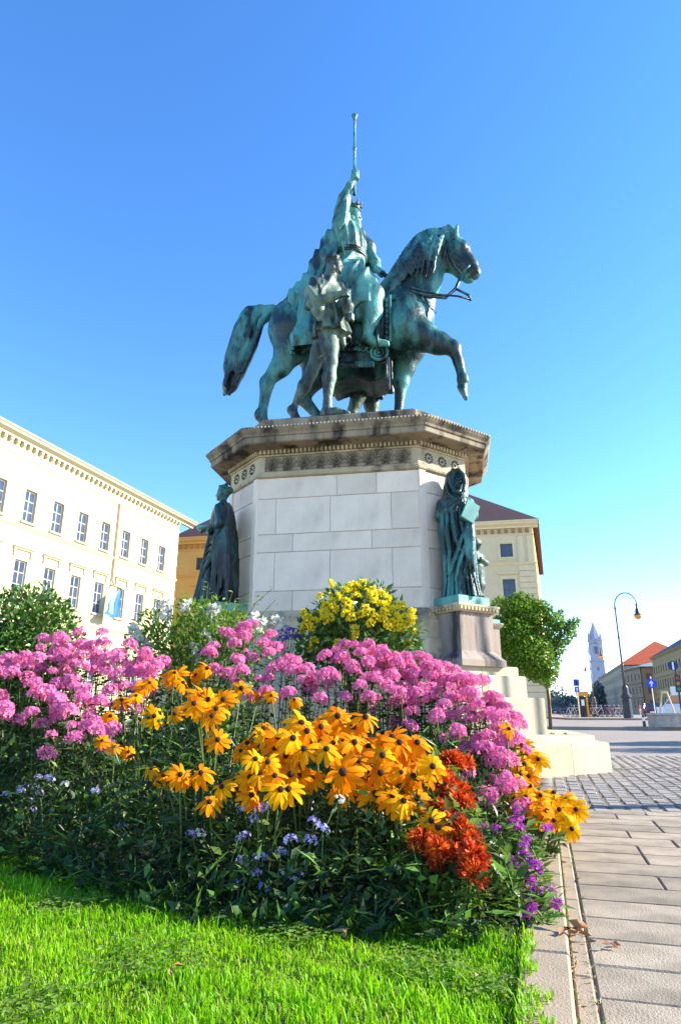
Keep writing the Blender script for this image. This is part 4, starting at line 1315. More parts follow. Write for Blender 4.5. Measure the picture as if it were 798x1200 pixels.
s.push((-0.48, -0.40, 0), (0.45, 0.40, 1.40), lambda X, Y, Z: 0.006 * np.sin(48 * X - 10 * Z + 20 * Y))
LW = empty('woman_statue', (loc.x - 0.08, loc.y - 0.03, 2.188), VR, 'dark bronze statue of a woman in profile carrying a tray, left pedestal corner', 'statue')
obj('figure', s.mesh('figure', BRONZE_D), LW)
LW.scale = (0.93, 1.0, 1.06)
b = MB()
b.lathe([(0.03, -0.02), (0.15, 0.0), (0.165, 0.035), (0.155, 0.035), (0.13, 0.012), (0.0, 0.01)], 18)
obj('tray', b.mesh('tray', BRONZE_GREEN, smooth=True), LW, (-0.25, -0.02, 1.075), (0, 0, 0))


# ------------------------------------------------------------------ buildings
def facade(x0, x1, z0, z1, holes, depth=0.3):
    b = MB()
    xs = sorted({x0, x1} | {h[0] for h in holes} | {h[1] for h in holes})
    zs = sorted({z0, z1} | {h[2] for h in holes} | {h[3] for h in holes})
    for i in range(len(xs) - 1):
        for j in range(len(zs) - 1):
            cx, cz = (xs[i] + xs[i + 1]) / 2, (zs[j] + zs[j + 1]) / 2
            if any(h[0] < cx < h[1] and h[2] < cz < h[3] for h in holes): continue
            b.add([(xs[i], 0, zs[j]), (xs[i + 1], 0, zs[j]), (xs[i + 1], 0, zs[j + 1]), (xs[i], 0, zs[j + 1])], [[0, 1, 2, 3]])
    for a, c, d, e in holes:
        b.add([(a, 0, d), (c, 0, d), (c, 0, e), (a, 0, e), (a, depth, d), (c, depth, d), (c, depth, e), (a, depth, e)],
              [[0, 4, 5, 1], [1, 5, 6, 2], [2, 6, 7, 3], [3, 7, 4, 0]])
    return b


_wm = {}


def window(parent, x, z0, z1, wd, frame, bars=(1, 2), y=0.16, sill=None):
    key = (round(z1 - z0, 2), wd, frame.name, bars)
    if key not in _wm:
        h = z1 - z0
        t = 0.09
        b = MB()
        b.box(-wd / 2, wd / 2, 0, .08, 0, t)
        b.box(-wd / 2, wd / 2, 0, .08, h - t, h)
        b.box(-wd / 2, -wd / 2 + t, 0.002, .078, t, h - t)
        b.box(wd / 2 - t, wd / 2, 0.002, .078, t, h - t)
        for k in range(bars[0]):
            c = -wd / 2 + wd * (k + 1) / (bars[0] + 1)
            b.box(c - .04, c + .04, 0.01, .07, t, h - t)
        for k in range(bars[1]):
            c = h * (k + 1) / (bars[1] + 1)
            b.box(-wd / 2 + t, wd / 2 - t, 0.015, .065, c - .035, c + .035)
        p = MB()
        p.box(-wd / 2 + t, wd / 2 - t, 0.045, 0.06, t, h - t)
        sl = MB()
        sl.box(-wd / 2 - .12, wd / 2 + .12, -.30, -.10, -.16, -.02)
        _wm[key] = (b.mesh('window', frame), p.mesh('pane', GLASS), sl)
    f, p, sl = _wm[key]
    o = obj('window', f, parent, (x, y, z0))
    obj('pane', p, o)
    if sill:
        k2 = key + (sill.name,)
        if k2 not in _wm: _wm[k2] = sl.mesh('sill', sill)
        obj('sill', _wm[k2], o)
    return o


def run(mb, prof, x0, x1):
    """moulding: profile in (y, z) swept from x0 to x1"""
    mb.loft([[(x0, p[0], p[1]) for p in prof], [(x1, p[0], p[1]) for p in prof]])
    return mb


def moulding(name, m, parent, prof, x0, x1):
    return run(MB(), prof, x0, x1).obj(name, m, parent)


CORN = lambda z, h, d: [(0.02, z - h), (-d * .35, z - h), (-d * .4, z - h * .75), (-d * .8, z - h * .5), (-d * .85, z - h * .3), (-d, z - h * .15), (-d, z), (0.02, z)]
# pale palace on the left
ang = math.atan2(0.9562, 0.2926)
PAL = empty('palace', (-16.22, 67.7, 0), ang, 'long pale yellow palace with tall sash windows on the left of the square', 'building')
holes, wins = [], []
for k in range(13):
    c = -5.2 - 2.968 * k
    for z0, z1, wd in ((13.99, 16.38, 1.16), (8.55, 11.13, 1.16), (2.2, 5.0, 1.2)):
        holes.append((c - wd / 2, c + wd / 2, z0, z1))
        wins.append((c, z0, z1, wd))
facade(-44, -2.3, 0, 20.0, holes).obj('wall', STUCCO, PAL)
MB().box(-44, -2.301, 0.31, 14, 0, 19.9).obj('house_body', STUCCO, PAL)
for x, z0, z1, wd in wins: window(PAL, x, z0, z1, wd, FRAME_W, (1, 2), 0.14, STUCCO_W)
moulding('cornice', STUCCO_W, PAL, CORN(20.25, 0.62, 0.85), -44, 0.0)
moulding('string_course', STUCCO_W, PAL, CORN(18.72, 0.14, 0.10), -44, -2.2)
moulding('string_course', STUCCO_W, PAL, CORN(13.65, 0.22, 0.18), -44, -2.2)
moulding('string_course', STUCCO_W, PAL, CORN(7.55, 0.25, 0.20), -44, -2.2)
b = MB()
for k in range(68):
    x = -43.6 + k * 0.61
    b.box(x, x + 0.24, -0.30, -0.005, 19.38, 19.62)
tag(b.obj('bracket_row', mat('tan_bracket', (0.56, 0.50, 0.33), rough=0.9), PAL), kind='stuff')
hm = MB()
run(hm, [(0.0, 0), (-.10, 0.0), (-.16, .08), (-.26, .14), (-.26, .20), (0.0, .24)], -0.95, 0.95)
hm.box(-0.9, -0.74, -0.12, 0, -0.45, 0.0)
hm.box(0.74, 0.9, -0.12, 0, -0.45, 0.0)
hmm = hm.mesh('window_hood', STUCCO_W)
sm = MB()
for sx in (-1, 1): sm.box(sx * .66 - .08, sx * .66 + .08, -0.05, -0.002, 0, 2.42)
sm.box(-.74, .74, -0.05, -0.002, 2.42, 2.60)
smm = sm.mesh('window_surround', STUCCO_W)
for x, z0, z1, wd in wins:
    if 8 < z0 < 9: obj('window_hood', hmm, PAL, (x, 0, 11.85))
    if z0 > 13: obj('window_surround', smm, PAL, (x, 0, z0))
qa = MB()
qa.box(-0.45, 0.45, -0.05, 0.3, 0, 0.56)
qb = MB()
qb.box(-0.45, 0.05, -0.05, 0.3, 0, 0.56)
qm = [qa.mesh('quoin', STUCCO_G), qb.mesh('quoin', STUCCO_G)]
for k in range(18):
    obj('quoin', qm[k % 2] if k % 2 else qm[0], PAL, (-2.80, 0, 7.7 + k * 0.6) if k % 2 == 0 else (-2.80, 0, 7.7 + k * 0.6))
MB().tube([(-12.62, -0.12, 18.6), (-12.62, -0.12, 11.6), (-12.60, -0.3, 11.2)], 0.07, 6).obj('drainpipe', mat('brown_pipe', (0.30, 0.20, 0.12), rough=0.6), PAL)
b = MB()
b.add([(-44.6, -0.7, 20.26), (-0.2, -0.7, 20.26), (-0.2, 14, 20.26), (-44.6, 14, 20.26), (-40, 7, 22.3), (-5, 7, 22.3)], [[0, 1, 5, 4], [2, 3, 4, 5], [1, 2, 5], [3, 0, 4], [3, 2, 1, 0]])
b.obj('roof', ROOF_BR, PAL)

# flag hanging from a pole on the palace
def palp(s_, y, z):
    return (s_, y, z)


FL = empty('flag', PAL.matrix_basis @ Vector((-12.6, 0, 8.3)), ang, 'light blue and white flag hanging from a pole on the pale palace front', 'flag')
b = MB()
b.tube([(0, 0, 2.9), (-.1, -1.2, 2.5)], 0.05, 6).tube([(0, 0, 1.2), (-.1, -1.25, 2.5)], 0.03, 5)
b.obj('pole', mat('brown_pole', (0.28, 0.20, 0.12), rough=0.6), FL)
vs, fs, ms = [], [], []
nu, nv = 12, 16
for i in range(nu + 1):
    for j in range(nv + 1):
        u_, v_ = i / nu, j / nv
        wdt = 0.20 + 1.15 * math.sin(min(1, v_ * 1.5) * PI / 2)
        x = -0.05 - wdt * (1 - u_)
        z = 2.45 - 2.55 * v_ + 0.22 * (2 * u_ - 1) ** 2 * v_ ** 2
        if v_ > 0.82: x -= (v_ - .82) * 2.6 * (1 - u_) ** 2
        vs.append((x, -1.1 + 0.13 * math.sin(u_ * 16 + v_ * 2) * min(1, v_ * 2), z))
for i in range(nu):
    for j in range(nv):
        a = i * (nv + 1) + j
        fs.append([a, a + 1, a + nv + 2, a + nv + 1])
        ms.append(1 if i in (1, 2, 5) and j < 14 else 0)
me = bpy.data.meshes.new('cloth')
me.from_pydata(vs, [], fs)
me.materials.append(FLAGB)
me.materials.append(FLAGW)
me.polygons.foreach_set('material_index', ms)
me.polygons.foreach_set('use_smooth', [True] * len(fs))
obj('cloth', me, FL)

# two palaces behind the monument share one line
a11 = R(-11)
e11 = Vector((math.cos(a11), math.sin(a11)))


def back_palace(name, label, s0, s1, wall, trim, roofm, wx, side_m, hip0, hip1, ztop):
    o = Vector((20.4, 66.5)) + e11 * s1
    P = empty(name, (o.x, o.y, 0), a11, label, 'building')
    L_ = s1 - s0
    holes, wins = [], []
    for c in wx:
        c -= s1
        for z0, z1 in ((16.35, 17.81), (11.75, 13.98), (6.8 + 1.2, 6.8 + 3.4), (2.6, 5.2)):
            holes.append((c - .63, c + .63, z0, z1))
            wins.append((c, z0, z1))
    facade(-L_, 0, 0, 20, holes).obj('wall', wall, P)
    # body: a slanted right flank
    b = MB()
    b.prism([(-L_, 0.31), (0, 0.31), (0, 0.0), (3.53, 30), (-L_, 30)][0:5], 0, 19.9)
    b.obj('house_body', side_m, P)
    for x, z0, z1 in wins: window(P, x, z0, z1, 1.26, FRAME_D, (1, 1) if z1 < 17 else (0, 1), 0.12, trim)
    moulding('cornice', trim, P, CORN(20.2, 0.75, 0.75), -L_, 0.55)
    moulding('string_course', trim, P, CORN(18.75, 0.12, 0.10), -L_, 0.06)
    moulding('string_course', trim, P, CORN(15.7, 0.25, 0.22), -L_, 0.1)
    moulding('string_course', trim, P, CORN(7.4, 0.3, 0.2), -L_, 0.1)
    b = MB()
    n_ = int(L_ / 0.72)
    for k in range(n_):
        x = -L_ + 0.2 + k * 0.72
        b.box(x, x + 0.34, -0.20, -0.005, 18.95, 19.35)
    tag(b.obj('bracket_row', BRACKET if wall is CREAM else OCHRE_D, P), kind='stuff')
    for x, z0, z1 in wins:
        if 11 < z0 < 12: run(MB(), [(0, 0), (-.14, 0), (-.26, .12), (-.26, .22), (0, .26)], x - 1.0, x + 1.0).obj('window_hood', trim, P, loc=(0, 0, 14.45))
        if z0 > 11:
            b = MB()
            for sx in (-1, 1): b.box(x + sx * .76 - .12, x + sx * .76 + .12, -0.06, -0.002, z0 - .1, z1 + .1)
            b.box(x - .88, x + .88, -0.06, -0.002, z1 + .1, z1 + .32)
            b.box(x - .88, x + .88, -0.10, -0.002, z0 - .32, z0 - .1)
            b.obj('window_surround', trim, P)
    for px_ in (-0.42, -1.35):
        b = MB()
        b.box(px_ - .30, px_ + .30, -0.10, -0.002, 15.72, 18.6)
        b.obj('pilaster', trim, P)
    for k in range(13):
        MB().box(-1.75, 0.03, -0.09, -0.002, 7.5 + k * 0.61, 7.5 + k * 0.61 + 0.54).obj('quoin', trim, P)
    for k in range(11):
        MB().box(-L_, 0.04, -0.12, -0.002, 0.0 + k * 0.64, k * 0.64 + 0.57).obj('rusticated_course', trim, P)
    b = MB()
    zt, q = ztop
    b.add([(-L_ - .6, -.72, 20.21), (.62, -.72, 20.21), (4.2, 30, 20.21), (-L_ - .6, 30, 20.21),
           (-L_ + hip0, q, zt), (-hip1, q, zt), (-hip1 + 3, 26, zt), (-L_ + hip0, 26, zt)],
          [[0, 1, 5, 4], [1, 2, 6, 5], [2, 3, 7, 6], [3, 0, 4, 7], [4, 5, 6, 7], [3, 2, 1, 0]])
    b.obj('roof', roofm, P)
    return P


back_palace('cream_palace', 'cream palace with a brown hipped roof behind the right side of the monument', -20.4, 0.0, CREAM, CREAM_T, ROOF_BR, [-2.85, -7.0, -11.2, -15.4], OCHRE, 7.0, 8.0, (27.0, 8.0))  # ochre flank: warm sunlight put into the colour of the cream side wall
back_palace('ochre_palace', 'ochre orange palace with a brown roof between pale palace and monument', -40.3, -21.0, OCHRE, OCHRE, ROOF_BR, [-37.2, -33.0, -28.8, -24.6], OCHRE, 2.6, 5.0, (23.9, 4.0))


def street_house(name, label, far, near, H, dep, wall, roofm, ridge, rows, spacing, wd, bands=(), trim=None, hipin=6.0):
    """a house on the right-hand side of the street: x runs from its far corner towards the viewer"""
    far, near = Vector(far), Vector(near)
    d = near - far
    L_ = d.length
    P = empty(name, (far.x, far.y, 0), math.atan2(d.y, d.x), label, 'building')
    n_ = max(1, int(L_ / spacing))
    holes, wins = [], []
    for k in range(n_):
        c = L_ * (k + .5) / n_
        for z0, z1 in rows:
            holes.append((c - wd / 2, c + wd / 2, z0, z1))
            wins.append((c, z0, z1))
    facade(0, L_, 0, H, holes).obj('wall', wall, P)
    MB().box(0, L_ + 0.001, 0.31, dep, 0, H - 0.05).obj('house_body', wall, P)
    for c, z0, z1 in wins: window(P, c, z0, z1, wd, FRAME_D, (1, 1), 0.14)
    moulding('cornice', trim or wall, P, CORN(H + .25, 0.8, 0.8), -0.3, L_ + .6)
    for z in bands: moulding('string_course', trim or wall, P, CORN(z, 0.5, 0.35), -0.1, L_ + .3)
    # windows on the gable end towards the viewer
    m2 = MB()
    for z0, z1 in rows:
        for k in range(int(dep / spacing)):
            y = dep * (k + .5) / int(dep / spacing)
            f = MB()
            f.box(L_ + 0.002, L_ + 0.06, y - wd / 2, y + wd / 2, z0, z1)
            wo_ = f.obj('window', FRAME_D, P)
            MB().box(L_ + 0.061, L_ + 0.07, y - wd / 2 + .12, y + wd / 2 - .12, z0 + .12, z1 - .12).obj('pane', GLASS, wo_)
    b = MB()
    b.add([(-.9, -.9, H + .26), (L_ + .9, -.9, H + .26), (L_ + .9, dep + .9, H + .26), (-.9, dep + .9, H + .26), (hipin, dep / 2, ridge), (L_ - hipin, dep / 2, ridge)],
          [[0, 1, 5, 4], [2, 3, 4, 5], [1, 2, 5], [3, 0, 4], [3, 2, 1, 0]])
    b.obj('roof', roofm, P)
    return P


ROWS = ((2.5, 5.8), (8.6, 11.8), (14.2, 16.8))
street_house('corner_house', 'ochre brown house under a dark slate roof at the right edge of the street', (120, 256), (88, 142), 20.2, 30, BEIGE_B, ROOF_SL, 30, ROWS, 4.4, 1.7, (7.2, 13.0), hipin=12)
street_house('red_roof_house', 'long greyish house with a bright red roof farther down the street', (160, 414), (122.9, 292), 20.0, 34, GREYB, ROOF_RED, 31.5, ROWS, 5.0, 1.8, (7.2,), hipin=14)
street_house('brown_house', 'brown banded house with low grey-green roof in front of the red-roofed house', (121.6, 288), (117.6, 262), 17.4, 12, BROWN_B, ROOF_GREEN, 19.6, ((2.0, 5.0), (7.4, 10.2), (12.6, 15.2)), 5.2, 1.8, (6.2, 11.6), LIME_DARK, hipin=5)

# church tower far down the street
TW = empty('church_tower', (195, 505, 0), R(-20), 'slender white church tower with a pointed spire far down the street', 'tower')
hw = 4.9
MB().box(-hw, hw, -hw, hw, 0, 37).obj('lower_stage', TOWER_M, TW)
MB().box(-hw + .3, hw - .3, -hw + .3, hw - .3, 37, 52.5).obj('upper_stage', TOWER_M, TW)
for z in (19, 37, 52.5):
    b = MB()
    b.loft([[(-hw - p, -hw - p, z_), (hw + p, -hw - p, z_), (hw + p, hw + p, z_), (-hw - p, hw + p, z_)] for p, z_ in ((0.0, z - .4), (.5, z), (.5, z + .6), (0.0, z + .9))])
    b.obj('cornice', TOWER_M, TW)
b = MB()
b.lathe([(5.4, 53.3), (4.4, 56), (2.2, 61.5), (0.1, 67.5)], 8)
b.obj('spire', mat('haze_tinted_spire_stone', (0.33, 0.34, 0.43), rough=0.9), TW)  # same distance haze mixed into the spire colour
for sx in (-1, 1):
    for sy in (-1, 1):
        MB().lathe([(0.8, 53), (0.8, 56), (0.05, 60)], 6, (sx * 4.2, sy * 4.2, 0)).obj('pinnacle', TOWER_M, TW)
for x, z0, z1, wd in ((0, 42.5, 48, 2.6), (0, 50, 51.3, 1.0), (0, 30, 33, 1.4), (0, 22.5, 25.5, 1.4)):
    for rot in (0, PI / 2, -PI / 2):
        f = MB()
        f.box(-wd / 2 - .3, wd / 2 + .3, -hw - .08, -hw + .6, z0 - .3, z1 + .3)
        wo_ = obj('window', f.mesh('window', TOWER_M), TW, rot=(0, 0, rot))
        g = MB()
        g.box(-wd / 2, wd / 2, -hw - .10, -hw + .3, z0, z1)
        obj('pane', g.mesh('pane', GLASS), wo_)


# ------------------------------------------------------------------ street furniture
def street_lamp(x, y, z, label, k=1.0):
    P = empty('street_lamp', (x, y, z), R(-22), label, 'street lamp', 'tall curved street lamps')
    MB().lathe([(0.40, 0), (0.40, .12), (0.33, .18), (0.31, 1.5), (0.36, 1.6), (0.36, 1.75), (0.25, 1.85), (0.22, 2.3), (0.14, 2.45)], 12).obj('base', IRON, P, smooth=False)
    arc = [(0, 0, 2.4), (0, 0, 5.0), (0, 0, 8.4)] + [(0.78 - 0.78 * math.cos(t), 0, 8.4 + 0.95 * math.sin(t)) for t in [PI * i / 12 for i in range(1, 12)]] + [(1.53, 0, 8.45)]
    b = MB()
    b.tube(arc, [0.085, 0.07, 0.055] + [0.045] * 12, 8)
    for zz, r in ((3.9, .11), (6.0, .10), (8.2, .09)): b.sphere((0, 0, zz), (r, r, r * 1.3), 8, 6)
    b.obj('post', IRON_G, P, smooth=True)
    b = MB()
    b.lathe([(0.03, 0), (0.10, -.03), (0.06, -.2), (0.09, -.35), (0.14, -.42), (0.17, -.72), (0.30, -.80), (0.30, -.84)][::-1], 12, (1.53, 0, 8.45))
    b.obj('lantern_cap', IRON, P, smooth=True)
    MB().lathe([(0.06, -1.18), (0.20, -1.10), (0.27, -.98), (0.28, -.85)], 12, (1.53, 0, 8.45)).obj('globe', LAMPGL, P, smooth=True)
    return P


street_lamp(21.15, 50, 0.12, 'nearest tall street lamp with curved arm and amber globe on the right')
p = at(700.7, 757, 88)
street_lamp(p.x - 1.4, 88, 0.12, 'street lamp whose amber globe hangs in front of the church tower')
p = at(683, 775, 118)
street_lamp(p.x - 1.4, 118, 0.12, 'small distant street lamp left of the church tower')
p = at(671, 788, 160)
street_lamp(p.x - 1.4, 160, 0.12, 'faintest farthest street lamp beside the round tree')


def disc(r, t=0.03, n=28, y=0):
    return [(r * math.cos(2 * PI * i / n), y, r * math.sin(2 * PI * i / n)) for i in range(n)]


def plate(mb, poly, y0, y1):
    mb.loft([[(x, y0, z) for x, z in poly], [(x, y1, z) for x, z in poly]])
    return mb


circ = lambda r, n=28: [(r * math.cos(2 * PI * i / n), r * math.sin(2 * PI * i / n)) for i in range(n)]
UPARROW = [(-.045, -.20), (.045, -.20), (.045, .04), (.12, -.03), (.12, .07), (0, .20), (-.12, .07), (-.12, -.03), (-.045, .04)]
# blue round sign with a white arrow
p = gnd(768.5, 846)
SG = empty('road_sign', (21.3, 46, 0.12), R(-20), 'round blue sign with white upward arrow on a thin pale post', 'sign', 'round blue signs')
MB().tube([(0, 0.04, 0), (0, 0.04, 2.9)], 0.035, 8).obj('post', CHROME, SG)
z0 = at(768, 801, 46).z - 0.12
sp_ = plate(MB(), circ(.31), -0.012, 0.0).obj('sign_plate', BLUE, SG, loc=(0, 0, z0))
plate(MB(), UPARROW, -0.020, -0.0125).obj('arrow', WHITE, sp_)
# traffic light with a round sign above
SG = empty('traffic_light', (20.1, 40, 0.12), R(-20), 'dark traffic light post with a round blue arrow sign on top', 'traffic light')
MB().tube([(0, 0.08, 0), (0, 0.08, 3.3)], 0.055, 8).obj('post', IRON, SG)
zc = at(784, 801, 40).z - 0.12
b = MB()
b.box(-.16, .16, -.14, .10, zc - .50, zc + .50)
hb = b.obj('signal_head', IRON, SG)
for k, (c_, zz) in enumerate(((REDP, .32), (mat('amber_lens', (.4, .25, .02), rough=.3), 0), (mat('green_lens', (.02, .25, .10), rough=.3), -.32))):
    plate(MB(), circ(.10, 16), -.16, -.141).obj('lens', c_, hb, loc=(0, 0, zc + zz))
zs_ = at(781, 780, 40).z - 0.12
sp_ = plate(MB(), circ(.28), -0.012, 0.0).obj('sign_plate', mat('dark_blue_sign', (0.015, 0.03, 0.14), rough=0.4), SG, loc=(-0.12, 0, zs_))
plate(MB(), [(-.045, -.24), (.045, -.24), (.045, .22), (-.045, .22)], -0.020, -0.0125).obj('arrow', WHITE, sp_)
# pair of small blue signs
SG = empty('parking_sign', (17.85, 50.8, 0.24), R(-20), 'two small square blue signs with white pictograms on one pole', 'sign')
MB().tube([(0, 0.04, 0), (0, 0.04, 3.2)], 0.035, 8).obj('post', CHROME, SG)
for px_, py_, hw_, hh_ in ((676, 800, .22, .26), (677, 808, .20, .22)):
    z0 = at(px_, py_, 50.8).z - .24
    rc = lambda w_, h_: [(-w_, -h_), (w_, -h_), (w_, h_), (-w_, h_)]
    sp_ = plate(MB(), rc(hw_, hh_), -0.012, 0.0).obj('sign_plate', WHITE, SG, loc=(0, 0, z0))
    plate(MB(), rc(hw_ - .03, hh_ - .03), -0.018, -0.0125).obj('blue_field', BLUE, sp_)
    if py_ == 800:
        b = plate(MB(), circ(.055, 12), -0.024, -0.0185)
        b2 = plate(MB(), [(-.06, -.17), (.06, -.17), (.075, .0), (.0, .04), (-.075, .0)], -0.024, -0.0185)
        b.obj('pictogram', BLACK, sp_, loc=(0, 0, .10))
        b2.obj('pictogram', BLACK, sp_, loc=(0, 0, 0))
    else:
        plate(MB(), [(x * .75, z * .7) for x, z in UPARROW], -0.024, -0.0185).obj('arrow', WHITE, sp_)
# orange framed stand
K_ = at(683.5, 832, 58)
SG = empty('orange_kiosk', (K_.x, 58, 0.24), R(-20), 'orange framed telephone kiosk standing in front of the bicycles', 'kiosk')
for sx in (-1, 1):
    for sy in (-1, 1):
        MB().box(sx * .34 - .07, sx * .34 + .07, sy * .34 - .07, sy * .34 + .07, 0, 1.75).obj('post', ORANGE, SG)
MB().box(-.50, .50, -.45, .45, 1.752, 2.12).obj('roof', ORANGE, SG)
MB().box(-.26, .36, -.1, .40, 0.05, 1.70).obj('back_panel', IRON, SG)
MB().box(-.12, .12, -.22, -.102, 0.95, 1.45).obj('telephone', CHROME, SG)


# bicycles
def bicycle_parts():
    out = []
    w_ = MB()
    w_.torus((0, 0, 0), 0.33, 0.022, 22, 6)
    w_.sphere((0, 0, 0), 0.03, 6, 4)
    for k in range(10):
        a = k * PI / 5
        w_.tube([(0, 0, 0), (.32 * math.cos(a), 0, .32 * math.sin(a))], 0.004, 3)
    return w_.mesh('wheel', RUBBER, smooth=True)


whl = bicycle_parts()
fr_cols = [mat('bicycle_paint', c, rough=.35, spec=.5) for c in ((.55, .55, .58), (.04, .05, .07), (.5, .06, .05), (.65, .60, .5), (.10, .2, .4))]
frames = []
for c in fr_cols:
    b = MB()
    A_, B_, C_, D_2, E_ = (-.50, 0, .33), (-.10, 0, .30), (-.22, 0, .80), (.36, 0, .78), (.52, 0, .33)
    for q in ((A_, B_), (A_, C_), (B_, C_), (B_, D_2), (C_, D_2), (D_2, E_)): b.tube(q, 0.022, 6)
    b.tube([D_2, (.33, 0, .98)], .018, 6)
    frames.append(b.mesh('frame', c))
b = MB()
b.tube([(.25, -.28, 1.0), (.36, -.18, 1.02), (.34, 0, .99), (.36, .18, 1.02), (.25, .28, 1.0)], .016, 6)
hbm = b.mesh('handlebar', CHROME)
b = MB()
b.sphere((-.26, 0, .92), (.14, .08, .035), 8, 5)
b.tube([(-.22, 0, .80), (-.24, 0, .90)], .014, 5)
sdm = b.mesh('saddle', BLACK)
b = MB()
b.tube([(-.10, -.14, .30), (-.10, .14, .30)], .012, 5)
b.torus((-.10, .04, .30), .09, .012, 12, 5)
pdm = b.mesh('crank', CHROME)
for k in range(12):
    P = empty('bicycle', at(669 + k * 5.2, 837, 60 + (k % 3) * 0.9).xy.to_3d() + Vector((0, 0, .24)), R(-25 + (k * 37) % 60 - 20), 'bicycle parked in the row at the foot of the nearest tall street lamp', 'bicycle', 'bicycles parked in a row by the street')
    obj('frame', frames[(k * 3) % 5], P)
    obj('wheel', whl, P, (-.50, 0, .33))
    obj('wheel', whl, P, (.52, 0, .33))
    obj('handlebar', hbm, P)
    obj('saddle', sdm, P)
    obj('crank', pdm, P)


# cars: body lofted from side sections
def vehicle(name, label, loc, rz, body_m, prof_low, prof_cab, wid, cat, wheel_x, wr, roofw=0.86):
    P = empty(name, loc, rz, label, cat)
    hw_ = wid / 2
    b = MB()
    lo_ = prof_low
    b.loft([[(x, -hw_ * .93, z) for x, z in lo_], [(x, -hw_, z) for x, z in lo_], [(x, hw_, z) for x, z in lo_], [(x, hw_ * .93, z) for x, z in lo_]])
    bd = b.obj('body', body_m, P)
    cab = MB()
    n_ = len(prof_cab)
    zb_ = min(z for x, z in prof_cab)
    zt_ = max(z for x, z in prof_cab)
    wz = lambda z: hw_ * (0.95 - (0.95 - roofw) * (z - zb_) / (zt_ - zb_))
    cab.loft([[(x, -wz(z), z) for x, z in prof_cab], [(x, wz(z), z) for x, z in prof_cab]])
    cab.obj('window_band', GLASS, P)
    rf = MB()
    xs = [x for x, z in prof_cab if z > zt_ - 0.03]
    rf.box(min(xs) - .02, max(xs) + .02, -hw_ * roofw - .01, hw_ * roofw + .01, zt_ - 0.02, zt_ + 0.04)
    for sy in (-1, 1):
        for i in range(n_):
            a_, c_ = prof_cab[i], prof_cab[(i + 1) % n_]
            if abs(a_[1] - c_[1]) > 0.2:
                rf.tube([(a_[0], sy * wz(a_[1]), a_[1]), (c_[0], sy * wz(c_[1]), c_[1])], 0.05, 6)
    rf.obj('roof', body_m, P)
    tm = MB()
    tm.torus((0, 0, 0), wr * .78, wr * .24, 20, 8)
    tmm = tm.mesh('tyre', RUBBER, smooth=True)
    rm = MB()
    rm.loft([[(wr * .62 * math.cos(2 * PI * i / 14), y, wr * .62 * math.sin(2 * PI * i / 14)) for i in range(14)] for y in (-.08, .08)])
    rmm = rm.mesh('wheel', CHROME)
    for x in wheel_x:
        for sy in (-1, 1):
            wo_ = obj('wheel', rmm, P, (x, sy * (hw_ - .07), wr))
            obj('tyre', tmm, wo_)
    x0, x1 = min(x for x, z in lo_), max(x for x, z in lo_)
    zl = max(z for x, z in lo_) - 0.22
    for sy in (-1, 1):
        MB().box(x0 - .012, x0 + .10, sy * hw_ * .78 - .16, sy * hw_ * .78 + .16, zl - .08, zl + .08).obj('tail_light', REDP, P)
        MB().box(x1 - .10, x1 + .012, sy * hw_ * .78 - .18, sy * hw_ * .78 + .18, zl - .14, zl + .02).obj('headlight', WHITE, P)
    MB().box(x0 - .014, x0 + .02, -.26, .26, .48, .60).obj('number_plate', WHITE, P)
    return P


CARLOW = [(-2.1, .35), (-1.7, .22), (1.8, .22), (2.15, .35), (2.15, .62), (2.0, .80), (1.0, .92), (-1.95, .95), (-2.15, .85)]
CARCAB = [(-1.85, .93), (1.05, .90), (.35, 1.40), (-1.2, 1.44)]
p = at(766.5, 838, 74)
vehicle('hatchback_car', 'dark hatchback parked behind the round blue sign post', (p.x, 74, 0.12), R(62), CARDARK, CARLOW, CARCAB, 1.78, 'car', (-1.35, 1.35), .32)
VANLOW = [(-2.5, .4), (-2.3, .28), (2.1, .28), (2.5, .42), (2.5, .95), (2.2, 1.15), (-2.5, 1.15)]
VANCAB = [(-2.45, 1.14), (2.2, 1.14), (1.55, 1.78), (-2.4, 1.80)]
p = at(786, 838, 52)
V_ = vehicle('white_van', 'white van with dark windows at the right edge of the street', (p.x + 2.1, 52, 0.12), R(200), VANW, VANLOW, VANCAB, 1.95, 'van', (-1.55, 1.6), .36, .90)
MB().box(-2.42, 1.55, -.86, .86, 1.845, 2.45).obj('high_roof', VANW, V_)
for k, (a_, c_, m_, lab) in enumerate(((651, 130, CARDARK, 'dark car parked nearest the cream palace corner, far down the street'), (660, 150, BLACK, 'black car parked behind another, left of the parking signs'))):
    p = at(a_, 836, c_)
    vehicle('parked_car', lab, (p.x, c_, 0.12), R(70), m_, CARLOW, CARCAB, 1.8, 'car', (-1.35, 1.35), .32)

# fluted granite planter, bollard and wooden trestle
SG = empty('stone_planter', (13.25, 27.4, 0.12), 0, 'round fluted granite planter at the right edge of the road', 'planter')
rings = []
for r, z in ((.82, 0), (.84, .05), (.84, .42), (.88, .46), (.88, .52), (.78, .52), (.76, .40)):
    rings.append([((r - (0.06 * (0.5 + 0.5 * math.cos(i * 2 * PI / 6)) if .04 < z < .45 else 0)) * math.cos(2 * PI * i / 96), (r - (0.06 * (0.5 + 0.5 * math.cos(i * 2 * PI / 6)) if .04 < z < .45 else 0)) * math.sin(2 * PI * i / 96), z) for i in range(96)])
MB().loft(rings).obj('bowl', GRANITE, SG)
MB().lathe([(.75, .41), (.75, .44), (.2, .47), (.02, .47)], 24).obj('soil', SOIL, SG)
p = gnd(771, 855)
SG = empty('bollard', (12.05, 27.1, 0.12), 0, 'small dark bollard with white band left of the granite planter', 'bollard')
